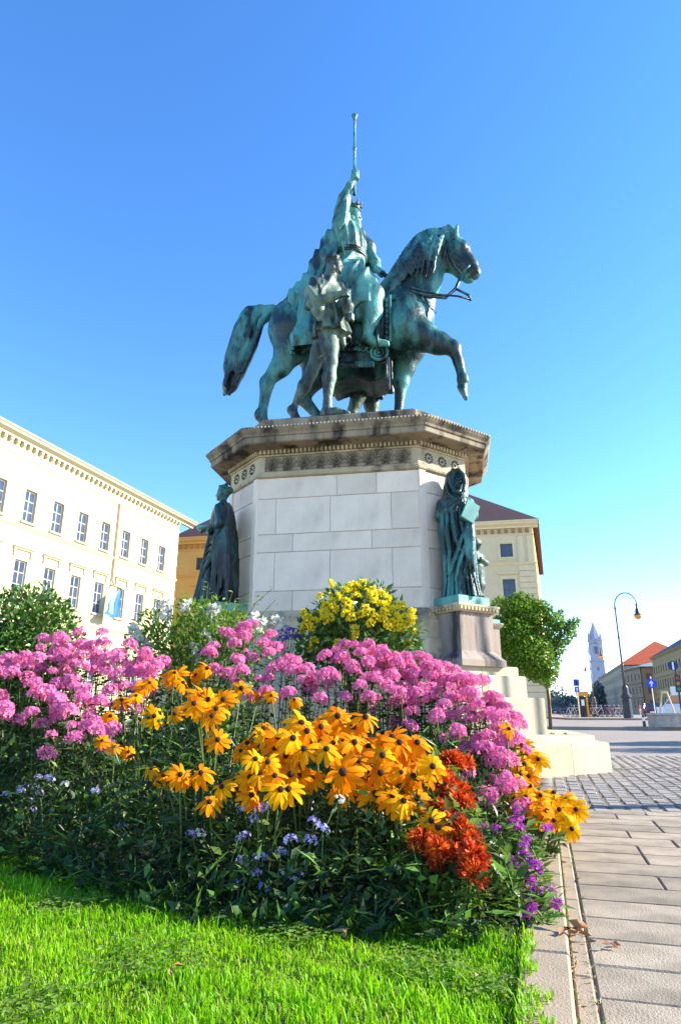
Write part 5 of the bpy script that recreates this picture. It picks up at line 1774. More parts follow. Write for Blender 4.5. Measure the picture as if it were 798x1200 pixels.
MB().lathe([(.06, 0), (.055, .40), (.05, .44), (.02, .47)], 12).obj('post', IRON, SG)
MB().lathe([(.0585, .22), (.0575, .36)], 12, cap=False).obj('band', WHITE, SG)
SG = empty('trestle', (14.9, 31.0, 0.12), R(-25), 'pale wooden A-frame trestle with white board behind the granite planter', 'trestle')
for sx in (-1, 1):
    for sy in (-1, 1):
        MB().tube([(sx * .42, sy * .30, 0), (sx * .10, sy * .04, 1.45)], .035, 6).obj('leg', PALEWOOD, SG)
MB().box(-.16, .16, -.05, .05, 1.38, 1.50).obj('top_rail', PALEWOOD, SG)
MB().box(-.36, .30, -.26, -.22, .35, .42).obj('cross_rail', PALEWOOD, SG)
obj('board', MB().box(-.15, .15, -.02, .0, 0.1, 0.80).mesh('board', WHITE), SG, (-.28, -.30, 0), (R(-12), 0, 0))

# a person far off in a red top
s = Sculpt((-.35, -.25, 0), (.35, .25, 1.8), 0.022)
s.ell((0, 0, 1.60), (.09, .10, .12), .03).cap((0, 0, 1.40), (0, 0, 1.52), .06, .055, .03)
s.chain([(0, 0, 1.36), (0, 0, 1.12), (0, 0, .95)], [.15, .14, .15], .06, ys=.7)
for sx in (-1, 1):
    s.chain([(.15 * sx, 0, 1.36), (.22 * sx, .02, 1.10), (.21 * sx, -.08, .88)], [.055, .045, .035], .03)
    s.ell((.21 * sx, -.10, .82), (.03, .035, .055), .02)
    s.chain([(.08 * sx, 0, .92), (.09 * sx, -.04 * sx, .50), (.09 * sx, .05 * sx, .08)], [.095, .065, .045], .03)
    s.chain([(.09 * sx, .05 * sx, .05), (.10 * sx, .05 * sx - .14, .04)], [.045, .03], .02)
s.ell((0, .01, 1.65), (.10, .11, .10), .02)
SKIN = mat('skin', (.55, .33, .24), rough=.6)
me = s.mesh('body', SKIN, REDP, mat('pale_trousers', (.5, .5, .52), rough=.8), mat('brown_hair', (.06, .035, .02), rough=.7))
zz = np.array([[v.co.x, v.co.y, v.co.z] for v in me.vertices])
mi = []
for pl_ in me.polygons:
    c = pl_.center
    mi.append(3 if c.z > 1.63 and c.y > -.07 else 0 if c.z > 1.44 or (abs(c.x) > .17 and c.z < 1.15) else 1 if c.z > .93 else 2)
me.polygons.foreach_set('material_index', mi)
p = at(750, 836, 118)
PE = empty('person', (p.x, 118, .12), R(30), 'small distant person in a red top and pale trousers walking on the street', 'person')
obj('body', me, PE)


# ------------------------------------------------------------------ plants
def unit(a): return a / np.maximum(np.linalg.norm(a, axis=-1, keepdims=True), 1e-9)


def rdir(n, up=0.0):
    d = rng.normal(size=(n, 3))
    d[:, 2] += up
    return unit(d)


def leaf_arrays(P, D, N, L, W, droop=0.12, fold=0.10):
    """folded pointed leaves: 5 vertices, 4 triangles each"""
    D = unit(D)
    S = unit(np.cross(D, N))
    U = np.cross(S, D)
    L, W = np.asarray(L)[:, None], np.asarray(W)[:, None]
    left = P + D * L * .42 + S * W * .5 + U * W * fold
    right = P + D * L * .42 - S * W * .5 + U * W * fold
    mid = P + D * L * .48 - U * W * fold
    tip = P + D * L - U * L * droop
    n = len(P)
    V = np.stack([P, left, mid, right, tip], 1).reshape(-1, 3)
    f = np.array([[0, 2, 1], [0, 3, 2], [1, 2, 4], [2, 3, 4]])
    F = (np.arange(n)[:, None, None] * 5 + f[None]).reshape(-1, 3)
    return V, F


def leaf_mesh(name, P, D, N, L, W, m, **k):
    V, F = leaf_arrays(P, D, N, L, W, **k)
    return mesh_np(name, V, F, [m], rnd=np.repeat(rng.random(len(P)), 5))


def tubes_np(paths, r0, r1, n=4):
    """many thin stems at once; paths (k, m, 3)"""
    paths = np.asarray(paths, float)
    k, m = paths.shape[:2]
    T = np.gradient(paths, axis=1)
    T = unit(T)
    ref = np.tile(np.array([0.31, 0.95, 0.05]), (k, m, 1))
    A = unit(np.cross(T, ref))
    B = np.cross(T, A)
    r = np.linspace(r0, r1, m)[None, :, None, None]
    a = np.arange(n) * 2 * PI / n
    V = paths[:, :, None, :] + r * (A[:, :, None, :] * np.cos(a)[None, None, :, None] + B[:, :, None, :] * np.sin(a)[None, None, :, None])
    V = V.reshape(-1, 3)
    F = []
    for i in range(m - 1):
        for j in range(n):
            j2 = (j + 1) % n
            F.append([i * n + j, i * n + j2, (i + 1) * n + j2, (i + 1) * n + j])
    F = np.array(F)
    F = (np.arange(k)[:, None, None] * (m * n) + F[None]).reshape(-1, 4)
    return V, np.concatenate([F[:, [0, 1, 2]], F[:, [0, 2, 3]]])


def plant_mesh(name, paths, r0, r1, P, D, N, L, W, lm, sm=STEM, **k):
    V1, F1 = leaf_arrays(P, D, N, L, W, **k)
    r = np.repeat(rng.random(len(P)), 5)
    mi = np.zeros(len(F1), int)
    if len(paths):
        V2, F2 = tubes_np(paths, r0, r1)
        F1 = np.concatenate([F1, F2 + len(V1)])
        V1 = np.concatenate([V1, V2])
        r = np.concatenate([r, np.full(len(V2), .5)])
        mi = np.concatenate([mi, np.ones(len(F2), int)])
    return mesh_np(name, V1, F1, [lm, sm], rnd=r, midx=mi)


def bez(a, b_, c, m=6):
    t = np.linspace(0, 1, m)[:, None]
    return (1 - t) ** 2 * a + 2 * t * (1 - t) * b_ + t ** 2 * c


# flower head meshes ------------------------------------------------
def floret_head(name, n, R_, fl, m, flat=0.8, half=True):
    """domed cluster of five-petalled florets"""
    V, F, r = [], [], []
    for k in range(n):
        z = 1 - (k + .5) / n * (1.25 if half else 2)
        a = k * 2.39996 + random.uniform(-.2, .2)
        q = math.sqrt(max(0, 1 - z * z))
        d = np.array([q * math.cos(a), q * math.sin(a), z])
        c = d * R_ * random.uniform(.82, 1.06) * np.array([1, 1, flat])
        d = unit(d + rng.normal(size=3) * .30)
        s1 = unit(np.cross(d, rng.normal(size=3)))
        s2 = np.cross(d, s1)
        o = len(V)
        V.append(c - d * fl * .25)
        rv = random.random()
        sz = fl * random.uniform(.8, 1.15)
        for p_ in range(5):
            t = p_ * 2 * PI / 5
            for da, rr, h in ((-.50, .66, .10), (0, 1.0, .02), (.50, .66, .10)):
                V.append(c + (s1 * math.cos(t + da) + s2 * math.sin(t + da)) * sz * rr + d * sz * h)
            b_ = o + 1 + p_ * 3
            F += [[o, b_, b_ + 1], [o, b_ + 1, b_ + 2]]
        r += [rv] * 16
    return mesh_np(name, np.array(V), np.array(F), [m], rnd=r)


def pompon(name, n, R_, pl, pw, m, flat=.8, lo_=-.35):
    k = np.arange(n)
    z = 1 - (k + .5) / n * (1 - lo_)
    a = k * 2.39996
    q = np.sqrt(np.clip(1 - z * z, 0, 1))
    d = np.stack([q * np.cos(a), q * np.sin(a), z], 1)
    d = unit(d + rng.normal(size=d.shape) * .22)
    P = d * R_ * rng.uniform(.25, .6, (n, 1)) * np.array([1, 1, flat])
    return leaf_mesh(name, P, d, rng.normal(size=d.shape), rng.uniform(.7, 1.1, n) * pl, rng.uniform(.8, 1.2, n) * pw, m, droop=-.1, fold=.2)


pink_heads = [floret_head('flower_head', 34, .058, .021, PINK, .8) for _ in range(4)]
pink_small = [floret_head('flower_head', 16, .036, .018, PINK, .9) for _ in range(2)]
mag_heads = [floret_head('flower_head', 9, .028, .017, PINK_D, .8) for _ in range(3)]
lil_heads = [floret_head('flower_head', 8, .024, .011, LILAC, .7) for _ in range(3)]
wht_small = [floret_head('flower_head', 7, .022, .010, WHITEF, .7) for _ in range(2)]
wht_heads = [pompon('flower_head', 46, .075, .075, .050, WHITEF) for _ in range(3)]
yel_heads = [pompon('flower_head', 34, .036, .024, .024, YELLOW) for _ in range(3)]
rust_heads = [pompon('flower_head', 95, .050, .034, .017, RUST, .8, -.5) for _ in range(3)]


def petal_mesh(m, bend, wd):
    V, F = [], []
    prof = [(0.0, .30, 0.0), (.25, .75, .02), (.55, 1.0, -.01), (.82, .86, -.06), (.97, .45, -.12)]
    Lp = .082
    for t, w_, dz in prof:
        x = .013 + t * Lp * (1 - .10 * bend * t)
        z = dz * Lp - bend * (t ** 2) * Lp * .55
        for sx in (-1, 0, 1):
            V.append((x + (0.004 if sx == 0 and t > .9 else 0), sx * w_ * wd * .5, z - (.0025 * w_ if sx == 0 else 0)))
    for i in range(4):
        for j in range(2):
            a = i * 3 + j
            F += [[a, a + 3, a + 4], [a, a + 4, a + 1]]
    return mesh_np('petal', V, F, [m], smooth=True)


PET = {m.name: [petal_mesh(m, b_, w_) for b_, w_ in ((.35, .030), (.75, .028), (1.15, .030))] for m in (GOLD, GOLD_Y)}
b = MB()
b.lathe([(.013, -.008), (.0165, .000), (.016, .009), (.010, .016), (.003, .018)], 12)
b.cur = 1
b.lathe([(.004, -.022), (.013, -.016), (.016, -.0085)], 8)
cone_me = b.mesh('coneflower', CONE, STEM, smooth=True)


def in_bed(x, y):
    yf = np.interp(x, [p[0] for p in BED_FRONT], [p[1] for p in BED_FRONT])
    xr = 0.555 - 0.13 + 0.3014 * (y - 1.81)
    return (y > yf - .03) & (x < xr) & (y < 7.1 - 0.25 * x) & ((x < 1.45) | (y < 6.3))


def stems_to(heads, base_r=.10, lean=.3, m=6):
    """bent stems from the ground up to each head (plant frame)"""
    out = []
    for h in heads:
        h = np.array(h)
        b0 = np.array([h[0] * lean, h[1] * lean, -.01]) + np.array([random.uniform(-1, 1), random.uniform(-1, 1), 0]) * base_r
        midp = np.array([b0[0] * .6 + h[0] * .4, b0[1] * .6 + h[1] * .4, h[2] * .65])
        out.append(bez(b0, midp, h, m))
    return np.array(out)


def leaves_on(paths, per, t0, t1, L, W, up=.25, jit=.02):
    P, D = [], []
    for p_ in paths:
        for k in range(per):
            t = t0 + (t1 - t0) * (k + random.random()) / per
            f = t * (len(p_) - 1)
            i = min(int(f), len(p_) - 2)
            q = p_[i] + (p_[i + 1] - p_[i]) * (f - i)
            a = random.uniform(0, 2 * PI)
            P.append(q + rng.normal(size=3) * jit)
            D.append((math.cos(a), math.sin(a), up + random.uniform(-.35, .35)))
    P, D = np.array(P), np.array(D)
    n = len(P)
    N = np.array([0, 0, 1.]) + rng.normal(size=(n, 3)) * .35
    return P, D, N, rng.uniform(.7, 1.2, n) * L, rng.uniform(.7, 1.2, n) * W


def bouquet(name, label, cat, group, pts, meshes, hs, lm, per=9, L=.085, W=.020, t0=.25, t1=.97, small=None, jitz=.0, lean=.3):
    """one flowering plant: foliage (stems + leaves) and every flower head as a part"""
    pts = [Vector(p) for p in pts]
    cx = sum(p.x for p in pts) / len(pts)
    cy = sum(p.y for p in pts) / len(pts)
    P = empty(name, (cx, cy, 0), 0, label, cat, group)
    loc = [np.array((p.x - cx, p.y - cy, p.z)) for p in pts]
    paths = stems_to(loc, lean=lean)
    P_, D_, N_, L_, W_ = leaves_on(paths, per, t0, t1, L, W)
    ok = P_[:, 2] > .0
    obj('foliage', plant_mesh('foliage', paths, .005, .0028, P_[ok], D_[ok], N_[ok], L_[ok], W_[ok], lm), P)
    for q in loc:
        o = obj('flower_head', random.choice(meshes), P, q, (random.uniform(-.5, .35), random.uniform(-.35, .35), random.uniform(0, 6.28)), hs * random.uniform(.85, 1.18))
    return P


def cluster(points, centres):
    out = [[] for _ in centres]
    for p in points:
        k = min(range(len(centres)), key=lambda i: (centres[i][0] - p[0]) ** 2 + (centres[i][1] - p[1]) ** 2)
        out[k].append(p)
    return out


def crop_pts(x0, y0, sc, lst): return [(x0 + a / sc, y0 + b_ / sc) for a, b_ in lst]


# --- pink phlox: positions surveyed from the photograph
pk_left = crop_pts(0, 660, 3.069, [(30, 345), (75, 345), (100, 370), (20, 400), (125, 375), (120, 435), (205, 290), (230, 275), (160, 275), (285, 250), (310, 310), (330, 300), (225, 345), (265, 360), (190, 390), (210, 435), (355, 370), (370, 285), (420, 320), (470, 295), (430, 350), (500, 390), (550, 360), (590, 355), (425, 405), (270, 445), (305, 455), (400, 460), (300, 495), (205, 490), (215, 525), (170, 465), (360, 500), (115, 540), (35, 520), (0, 480), (260, 585), (330, 570), (350, 605), (400, 605), (185, 620), (490, 490), (250, 530), (15, 545), (60, 365), (290, 335), (150, 305), (450, 440), (530, 415), (480, 400), (560, 375), (-30, 380), (-40, 450), (-25, 530), (-60, 420), (-80, 350), (-90, 480), (45, 395), (5, 365), (90, 335), (240, 310), (395, 340), (345, 330), (520, 345), (460, 370), (300, 370), (180, 345)])
pk_mid = crop_pts(240, 660, 2.85, [(75, 235), (130, 245), (30, 280), (140, 210), (220, 240), (195, 268), (100, 270), (215, 300), (110, 325), (160, 315), (125, 360), (230, 355), (265, 340), (300, 330), (35, 355), (205, 430), (180, 385), (400, 310), (345, 350), (360, 375), (290, 360), (325, 390), (280, 435), (385, 455), (420, 365), (440, 295), (460, 320), (500, 275), (520, 300), (480, 270), (560, 300), (580, 330), (600, 310), (640, 335), (500, 360), (540, 385), (620, 375), (520, 410), (545, 450), (570, 385), (160, 205), (60, 225), (330, 355), (400, 375), (430, 380), (545, 330), (10, 300)])
pk_right = crop_pts(440, 740, 3.069, [(30, 90), (75, 120), (10, 125), (15, 175), (60, 160), (65, 215), (90, 215), (120, 120), (155, 90), (160, 165), (190, 130), (200, 160), (125, 215), (170, 210), (150, 250), (130, 290), (125, 340), (175, 245), (200, 205), (215, 185), (250, 130), (245, 165), (280, 175), (310, 170), (220, 310), (245, 270), (300, 215), (330, 220), (265, 235), (310, 290), (295, 355), (340, 320), (255, 390), (385, 180), (430, 240), (400, 255), (370, 265), (395, 300), (435, 310), (465, 275), (460, 310), (415, 290), (500, 310), (520, 335), (405, 375), (440, 350), (470, 390), (370, 415), (410, 440), (430, 470), (450, 410), (460, 480), (465, 545), (480, 570), (400, 590), (315, 500), (500, 390), (470, 520), (380, 385), (225, 140), (285, 145), (330, 190), (270, 200), (105, 165), (40, 195), (350, 255), (425, 270), (490, 340), (445, 445), (480, 450), (395, 425), (210, 125), (180, 100), (95, 110), (20, 70), (110, 90)])


def pk_depth(px, py):
    if px > 470: return 5.0 - (py - 765) / 165 * 1.5
    return 5.1 - (py - 740) / 130 * 1.35


LBL = [((-15, 800), 'pink phlox at the left frame edge below the round clipped shrub'),
       ((22, 790), 'pink phlox with dense heads directly under the round shrub, left side'),
       ((62, 760), 'pink phlox whose heads overlap the right foot of the round shrub'),
       ((70, 810), 'pink phlox in the left drift, in front of those by the shrub'),
       ((100, 855), 'lowest pink phlox of the left drift, above dark foliage'),
       ((115, 775), 'pink phlox standing against the palace below its hanging flag'),
       ((155, 785), 'pink phlox between the hanging flag and the white-flowered shrub'),
       ((188, 775), 'pink phlox just below the left branches of the white-flowered shrub'),
       ((262, 745), 'pink phlox below the right half of the white-flowered shrub'),
       ((305, 750), 'deep pink phlox in shade between white shrub and yellow bush'),
       ((300, 795), 'pink phlox behind the rudbeckias, left of the yellow bush'),
       ((355, 795), 'pink phlox below the left side of the yellow-flowered bush'),
       ((410, 770), 'pink phlox directly under the middle of the yellow-flowered bush'),
       ((435, 800), 'pink phlox below the right side of the yellow-flowered bush'),
       ((475, 780), 'pink phlox in front of the statue plinth, beside the yellow bush'),
       ((500, 795), 'tallest pink phlox in front of the hooded woman plinth'),
       ((480, 840), 'pink phlox just behind the right end of the rudbeckias'),
       ((530, 800), 'pink phlox below the right edge of the statue plinth'),
       ((530, 845), 'pink phlox in the middle of the right drift above rust-red flowers'),
       ((575, 830), 'pink phlox before the cream steps, upper right end of the drift'),
       ((590, 860), 'pink phlox touching the yellow coneflowers near the steps'),
       ((585, 905), 'lowest pink phlox of the right drift left of yellow coneflowers')]
allp = pk_left + pk_mid + pk_right
for (c, lab), pts in zip(LBL, cluster(allp, [l[0] for l in LBL])):
    w3 = []
    for px, py in pts:
        Y = pk_depth(px, py) + random.uniform(-.12, .12)
        q = at(px, py, Y)
        while not in_bed(q.x, q.y - .05) and Y > 2.8:
            Y -= .1
            q = at(px, py, Y)
        if q.z < .15: q.z = .15
        w3.append(q)
        for _ in range(2):
            if random.random() < .42:
                w3.append(q + Vector((random.uniform(-.13, .13), random.uniform(-.05, .22), random.uniform(-.10, .035))))
    bouquet('pink_phlox', lab, 'phlox', 'pink phlox plants in the flower bed', w3, pink_heads + pink_heads + pink_small, .86 if c[0] > 200 else .90, LEAF, per=17, L=.085, W=.021, t1=.93)

# --- coneflowers: every bloom surveyed; petals are pieces of their own
RU = []
for a in crop_pts(200, 800, 3.069, [(85, 75), (135, 60), (190, 60), (165, 95), (110, 45), (255, 20), (170, 205), (335, 165), (345, 195), (385, 195), (305, 275), (350, 285), (110, 325), (35, 330), (185, 375), (140, 430), (320, 325), (285, 340), (375, 335), (290, 405), (100, 95), (150, 120)]): RU.append((*a, 36))
for a in crop_pts(200, 800, 3.069, [(470, 145), (490, 175), (480, 240), (440, 200), (600, 120), (655, 160), (700, 125), (560, 240), (675, 280), (710, 230), (760, 265), (755, 325), (470, 300), (460, 335), (735, 400), (660, 215), (630, 250), (790, 210), (430, 330), (395, 385)]): RU.append((*a, 44))
RU.append((402, 905, 54))
for a in crop_pts(440, 740, 3.069, [(25, 445), (85, 400), (150, 400), (135, 520), (175, 505), (205, 485), (60, 380), (110, 430), (60, 590), (150, 600), (200, 680), (225, 705), (20, 500), (100, 610)]): RU.append((*a, 42))
RL = [(181, 839, 32), (143, 820, 26), (130, 839, 26), (120, 868, 22), (135, 875, 22), (151, 881, 22), (192, 909, 30), (228, 908, 36), (208, 790, 30), (243, 783, 28), (169, 805, 26), (215, 800, 26), (176, 800, 22), (160, 815, 22), (596, 854, 26), (470, 905, 30), (345, 820, 22), (318, 815, 20), (205, 788, 24)]
RR_ = [(*a, 30) for a in crop_pts(440, 740, 3.069, [(525, 410), (565, 440), (535, 478), (585, 460), (520, 515), (555, 555), (510, 565), (555, 628), (610, 590), (640, 580), (615, 645), (685, 605), (720, 640), (705, 710), (640, 680), (540, 595), (500, 600), (575, 665), (590, 625), (660, 640), (540, 445), (550, 520), (510, 480), (525, 550), (690, 690)])]
CLB = [((243, 818), 'rudbeckia with tight golden stack of blooms left of centre'),
       ((250, 900), 'rudbeckia with low drooping golden blooms at the left front'),
       ((212, 795), 'orange rudbeckia high behind the tight golden stack'),
       ((155, 815), 'small orange rudbeckia among the left pink phlox'),
       ((135, 876), 'lowest small orange rudbeckia in the dark left foliage'),
       ((318, 862), 'rudbeckia with three blooms together, left end of the main group'),
       ((305, 910), 'rudbeckia with dense lower blooms, left front of the main group'),
       ((360, 860), 'rudbeckia with raised drooping blooms left of the tallest pair'),
       ((410, 845), 'tallest rudbeckia at the top of the main golden group'),
       ((400, 900), 'rudbeckia carrying the largest bloom, centre of the bed'),
       ((350, 905), 'rudbeckia left of the one with the largest bloom'),
       ((445, 885), 'rudbeckia right of the one with the largest bloom'),
       ((485, 885), 'rudbeckia at the right end of the group above rust-red flowers'),
       ((465, 932), 'rudbeckia with low front blooms above pale green leaves'),
       ((507, 965), 'lowest rudbeckia, mixed with the rust-red flowers'),
       ((598, 854), 'single orange rudbeckia before the cream steps'),
       ((330, 817), 'shaded rudbeckia behind the main group, below the phlox')]
CLR = [((615, 890), 'yellow rudbeckia overlapping the cream lowest step'),
       ((612, 935), 'yellow rudbeckia below the step, behind the kerb'),
       ((655, 950), 'yellow rudbeckia leaning farthest right over the cobbles')]


def rudbeckia(label, blooms, depth, goldm, group):
    pts = []
    for px, py, sz in blooms:
        Y = depth(px, py) + random.uniform(-.10, .10)
        q = at(px, py, Y)
        q.z = max(q.z, .12)
        pts.append((q, sz * .94 * Y / (CF * 1.06) / 0.178))
        if random.random() < .5 and sz > 27:
            q2 = q + Vector((random.uniform(-.11, .11), random.uniform(.02, .14), random.uniform(-.07, .05)))
            pts.append((q2, sz * random.uniform(.7, .95) * Y / (CF * 1.06) / 0.178))
    cx = sum(p.x for p, s_ in pts) / len(pts)
    cy = sum(p.y for p, s_ in pts) / len(pts) + .08
    while not in_bed(cx, cy): cx -= .04
    P = empty('rudbeckia', (cx, cy, 0), 0, label, 'rudbeckia', group)
    loc, nrm = [], []
    for q, s_ in pts:
        loc.append(np.array((q.x - cx, q.y - cy, q.z)))
        v = Vector((0, 0, CH)) - q
        v.normalize()
        n_ = v * .62 + Vector((random.uniform(-.45, .60), random.uniform(-.25, .15), .52 + random.uniform(-.35, .30)))
        nrm.append(n_.normalized())
    ends = [l - np.array(n_) * .02 * s_ for l, n_, (q, s_) in zip(loc, nrm, pts)]
    paths = stems_to(ends, .06, .35)
    P_, D_, N_, L_, W_ = leaves_on(paths, 6, .08, .55, .095, .032)
    ok = P_[:, 2] > 0
    obj('foliage', plant_mesh('foliage', paths, .0055, .0035, P_[ok], D_[ok], N_[ok], L_[ok], W_[ok], LEAF_Y if random.random() < .4 else LEAF), P)
    for l, n_, (q, s_) in zip(loc, nrm, pts):
        rot = n_.to_track_quat('Z', 'Y').to_euler()
        f = obj('flower', cone_me, P, l, rot, s_)
        np_ = random.choice((11, 12, 13, 14))
        pm = PET[(GOLD_Y if random.random() < goldm else GOLD).name]
        dr = random.choice((0, 0, 0, 1, 1, 2))
        for k in range(np_):
            if random.random() < .03: continue
            obj('petal', pm[min(2, max(0, dr + random.choice((-1, 0, 0, 1))))], f, (0, 0, random.uniform(-.002, .001)),
                (random.uniform(-.22, .22), random.uniform(-.05, .28), k * 2 * PI / np_ + random.uniform(-.10, .10)), random.uniform(.86, 1.08))
    return P


dep_c = lambda px, py: 3.40 - (py - 810) / 160 * .78
dep_l = lambda px, py: (4.5 - (py - 780) / 100 * .9)
dep_r = lambda px, py: 4.5 - (py - 870) / 100 * 1.25
pts_c, pts_l = RU, RL
for (c, lab), bl in zip(CLB, cluster(RU + RL, [l[0] for l in CLB])):
    if bl: rudbeckia(lab, bl, (lambda px, py: dep_l(px, py) if px < 200 or py < 812 or px > 590 else dep_c(px, py)), .25, 'golden rudbeckias in the flower bed')
for (c, lab), bl in zip(CLR, cluster(RR_, [l[0] for l in CLR])):
    rudbeckia(lab, bl, dep_r, .85, 'golden rudbeckias in the flower bed')

# --- rust-red flowers
ru = crop_pts(440, 740, 3.069, [(285, 455), (300, 475), (270, 470), (255, 540), (240, 525), (225, 640), (290, 610), (300, 720), (340, 750), (280, 780), (210, 730), (240, 760), (250, 700), (265, 560)]) + \
    crop_pts(440, 900, 3.192, [(235, 60), (300, 120), (240, 150), (310, 230), (240, 260), (270, 290), (330, 280), (220, 240), (360, 320), (300, 330), (350, 370), (365, 400), (200, 300), (240, 350), (180, 290), (215, 290), (290, 255), (350, 300), (330, 250), (260, 230), (270, 90), (325, 320)])
RC = [((533, 892), 'rust-red flowering plant tucked under the right pink phlox, uppermost of its kind'),
      ((520, 935), 'rust-red flowering plant right of the lowest rudbeckias'),
      ((508, 985), 'rust-red flowering plant with brownish heads, low in the bed front'),
      ((545, 1000), 'brightest rust-red flowering plant drooping towards the lawn')]
for (c, lab), pts in zip(RC, cluster(ru, [l[0] for l in RC])):
    w3 = []
    for px, py in pts:
        Y = 3.32 - (py - 880) / 150 * .92
        w3.append(at(px, py, Y))
        w3[-1].z = max(w3[-1].z, .10)
    bouquet('rust_red_flower', lab, 'flower', 'rust red flowers at the right of the bed', w3 + [q_ + Vector((random.uniform(-.06, .06), random.uniform(-.02, .08), random.uniform(-.06, .04))) for q_ in w3], rust_heads, 1.0, LEAF_Y, per=4, L=.07, W=.022, t1=.62)

# --- magenta and lilac low flowers
mg = crop_pts(440, 900, 3.192, [(510, 355), (590, 370), (570, 400), (640, 225), (550, 290), (555, 325), (650, 455), (600, 460), (680, 510), (570, 550), (530, 160), (520, 210), (540, 225), (380, 280), (450, 230), (410, 225), (350, 140), (585, 355), (600, 385), (580, 430), (500, 345), (530, 185), (345, 225), (370, 210)])
MC = [((600, 1025), 'magenta flowering plant spilling over the kerb at the bed corner'), ((605, 965), 'small magenta flowering plant under the right yellow rudbeckias'),
      ((560, 972), 'small magenta flowers between rust-red flowers and the kerb'), ((635, 1045), 'magenta flowers reaching lowest and farthest over the kerb')]
for (c, lab), pts in zip(MC, cluster(mg, [l[0] for l in MC])):
    w3 = []
    for px, py in pts:
        Y = 3.2 - (py - 940) / 150 * .85
        w3.append(at(px, py, Y))
        if random.random() < .8: w3.append(w3[-1] + Vector((random.uniform(-.05, .03), random.uniform(0, .06), random.uniform(-.05, .03))))
    bouquet('magenta_flower', lab, 'flower', 'magenta flowers along the kerb', w3, mag_heads, .78, LEAF_Y, per=12, L=.085, W=.020, lean=.45)
ll = crop_pts(0, 880, 3.069, [(90, 130), (130, 130), (145, 155), (110, 180), (140, 95), (180, 100), (120, 210), (75, 145), (235, 120), (345, 145), (380, 210), (440, 270), (25, 155), (690, 300), (720, 295), (370, 220)]) + \
    crop_pts(240, 900, 2.85, [(130, 140), (180, 140), (165, 170), (200, 130), (135, 225), (125, 310), (185, 300), (115, 380), (200, 405), (170, 350), (285, 240), (255, 280), (265, 345), (305, 360), (365, 180), (355, 240), (450, 105), (120, 235), (130, 325), (105, 395), (300, 365), (395, 205), (260, 290), (195, 415)])
LC = [((38, 930), 'lilac flowering plant with densest cluster at the far left of the bed front'), ((115, 940), 'thin lilac flowers among dark leaves left of the bed front'),
      ((300, 950), 'lilac flowers just below the main rudbeckia group'), ((290, 1025), 'lilac flowers lowest on the shaded front near the lawn'), ((370, 975), 'lilac flowers below the largest rudbeckia bloom')]
for (c, lab), pts in zip(LC, cluster(ll, [l[0] for l in LC])):
    w3 = []
    for px, py in pts:
        Yb = float(np.interp(px, [0, 240, 400, 520], [3.75, 2.80, 2.66, 2.6]))
        Y = Yb + (1010 - py) / 100 * .15
        w3.append(at(px, py, Y))
        w3[-1].z = max(.08, w3[-1].z)
    bouquet('lilac_flower', lab, 'flower', 'small lilac flowers along the bed front', w3, lil_heads + wht_small[:1], .95, LEAF, per=8, L=.06, W=.014)

# --- purple flowers by the pedestal base
w3 = [at(*q, 5.4) for q in crop_pts(240, 660, 2.85, [(255, 235), (275, 225), (295, 230), (280, 250), (300, 250), (262, 255)])]
bouquet('purple_flower', 'purple flowers in shade at the left foot of the yellow-flowered bush', 'flower', None, w3, [floret_head('flower_head', 12, .05, .02, mat('purple_petal', (.16, .04, .42), rough=.6, transl=.3, rnd=.2, attr=True), .8)], .9, LEAF, per=10)


# --- shrubs
def blob_leaves(blobs, n, L, W, inner=.35, up=.15):
    """leaves spread through a crown made of several ellipsoids; fewer inside than near the surface"""
    wts = np.array([b_[3] * b_[4] for b_ in blobs])
    k = rng.choice(len(blobs), n, p=wts / wts.sum())
    d = rdir(n)
    rad = np.where(rng.random(n) < inner, rng.uniform(.3, .85, n), rng.uniform(.82, 1.04, n))
    C = np.array([b_[:3] for b_ in blobs])[k]
    Rr = np.array([(b_[3], b_[3], b_[4]) for b_ in blobs])[k]
    P = C + d * Rr * rad[:, None]
    D = unit(d * .8 + rng.normal(size=(n, 3)) * .6 + np.array([0, 0, up]))
    return P, D, rng.normal(size=(n, 3)) * .8 + d, rng.uniform(.7, 1.25, n) * L, rng.uniform(.75, 1.2, n) * W


# round clipped shrub at the left
Pq = at(32, 735, 6.0)
SH = empty('round_shrub', (Pq.x, 6.0, 0), 0, 'dense round dark green shrub in front of the pale palace, far left', 'shrub')
bl = [(0, 0, 1.30, .46, .46), (-.28, .0, 1.34, .40, .40), (.22, -.05, 1.28, .30, .36), (.02, 0, 1.55, .34, .28), (-.15, -.1, .95, .5, .5), (.12, 0, .9, .42, .5), (-.45, 0, 1.0, .4, .5), (0, 0, .5, .5, .45)]
P_, D_, N_, L_, W_ = blob_leaves(bl, 12500, .060, .030, .4)
ok = P_[:, 2] > .05
pa = np.array([bez(np.array([random.uniform(-.08, .08), random.uniform(-.08, .08), 0]), np.array([0, 0, .5]), np.array([random.uniform(-.4, .4), random.uniform(-.3, .3), random.uniform(1.1, 1.65)])) for _ in range(26)])
obj('crown', plant_mesh('crown', pa, .012, .004, P_[ok], D_[ok], N_[ok], L_[ok], W_[ok], LEAF_B, BARK), SH)

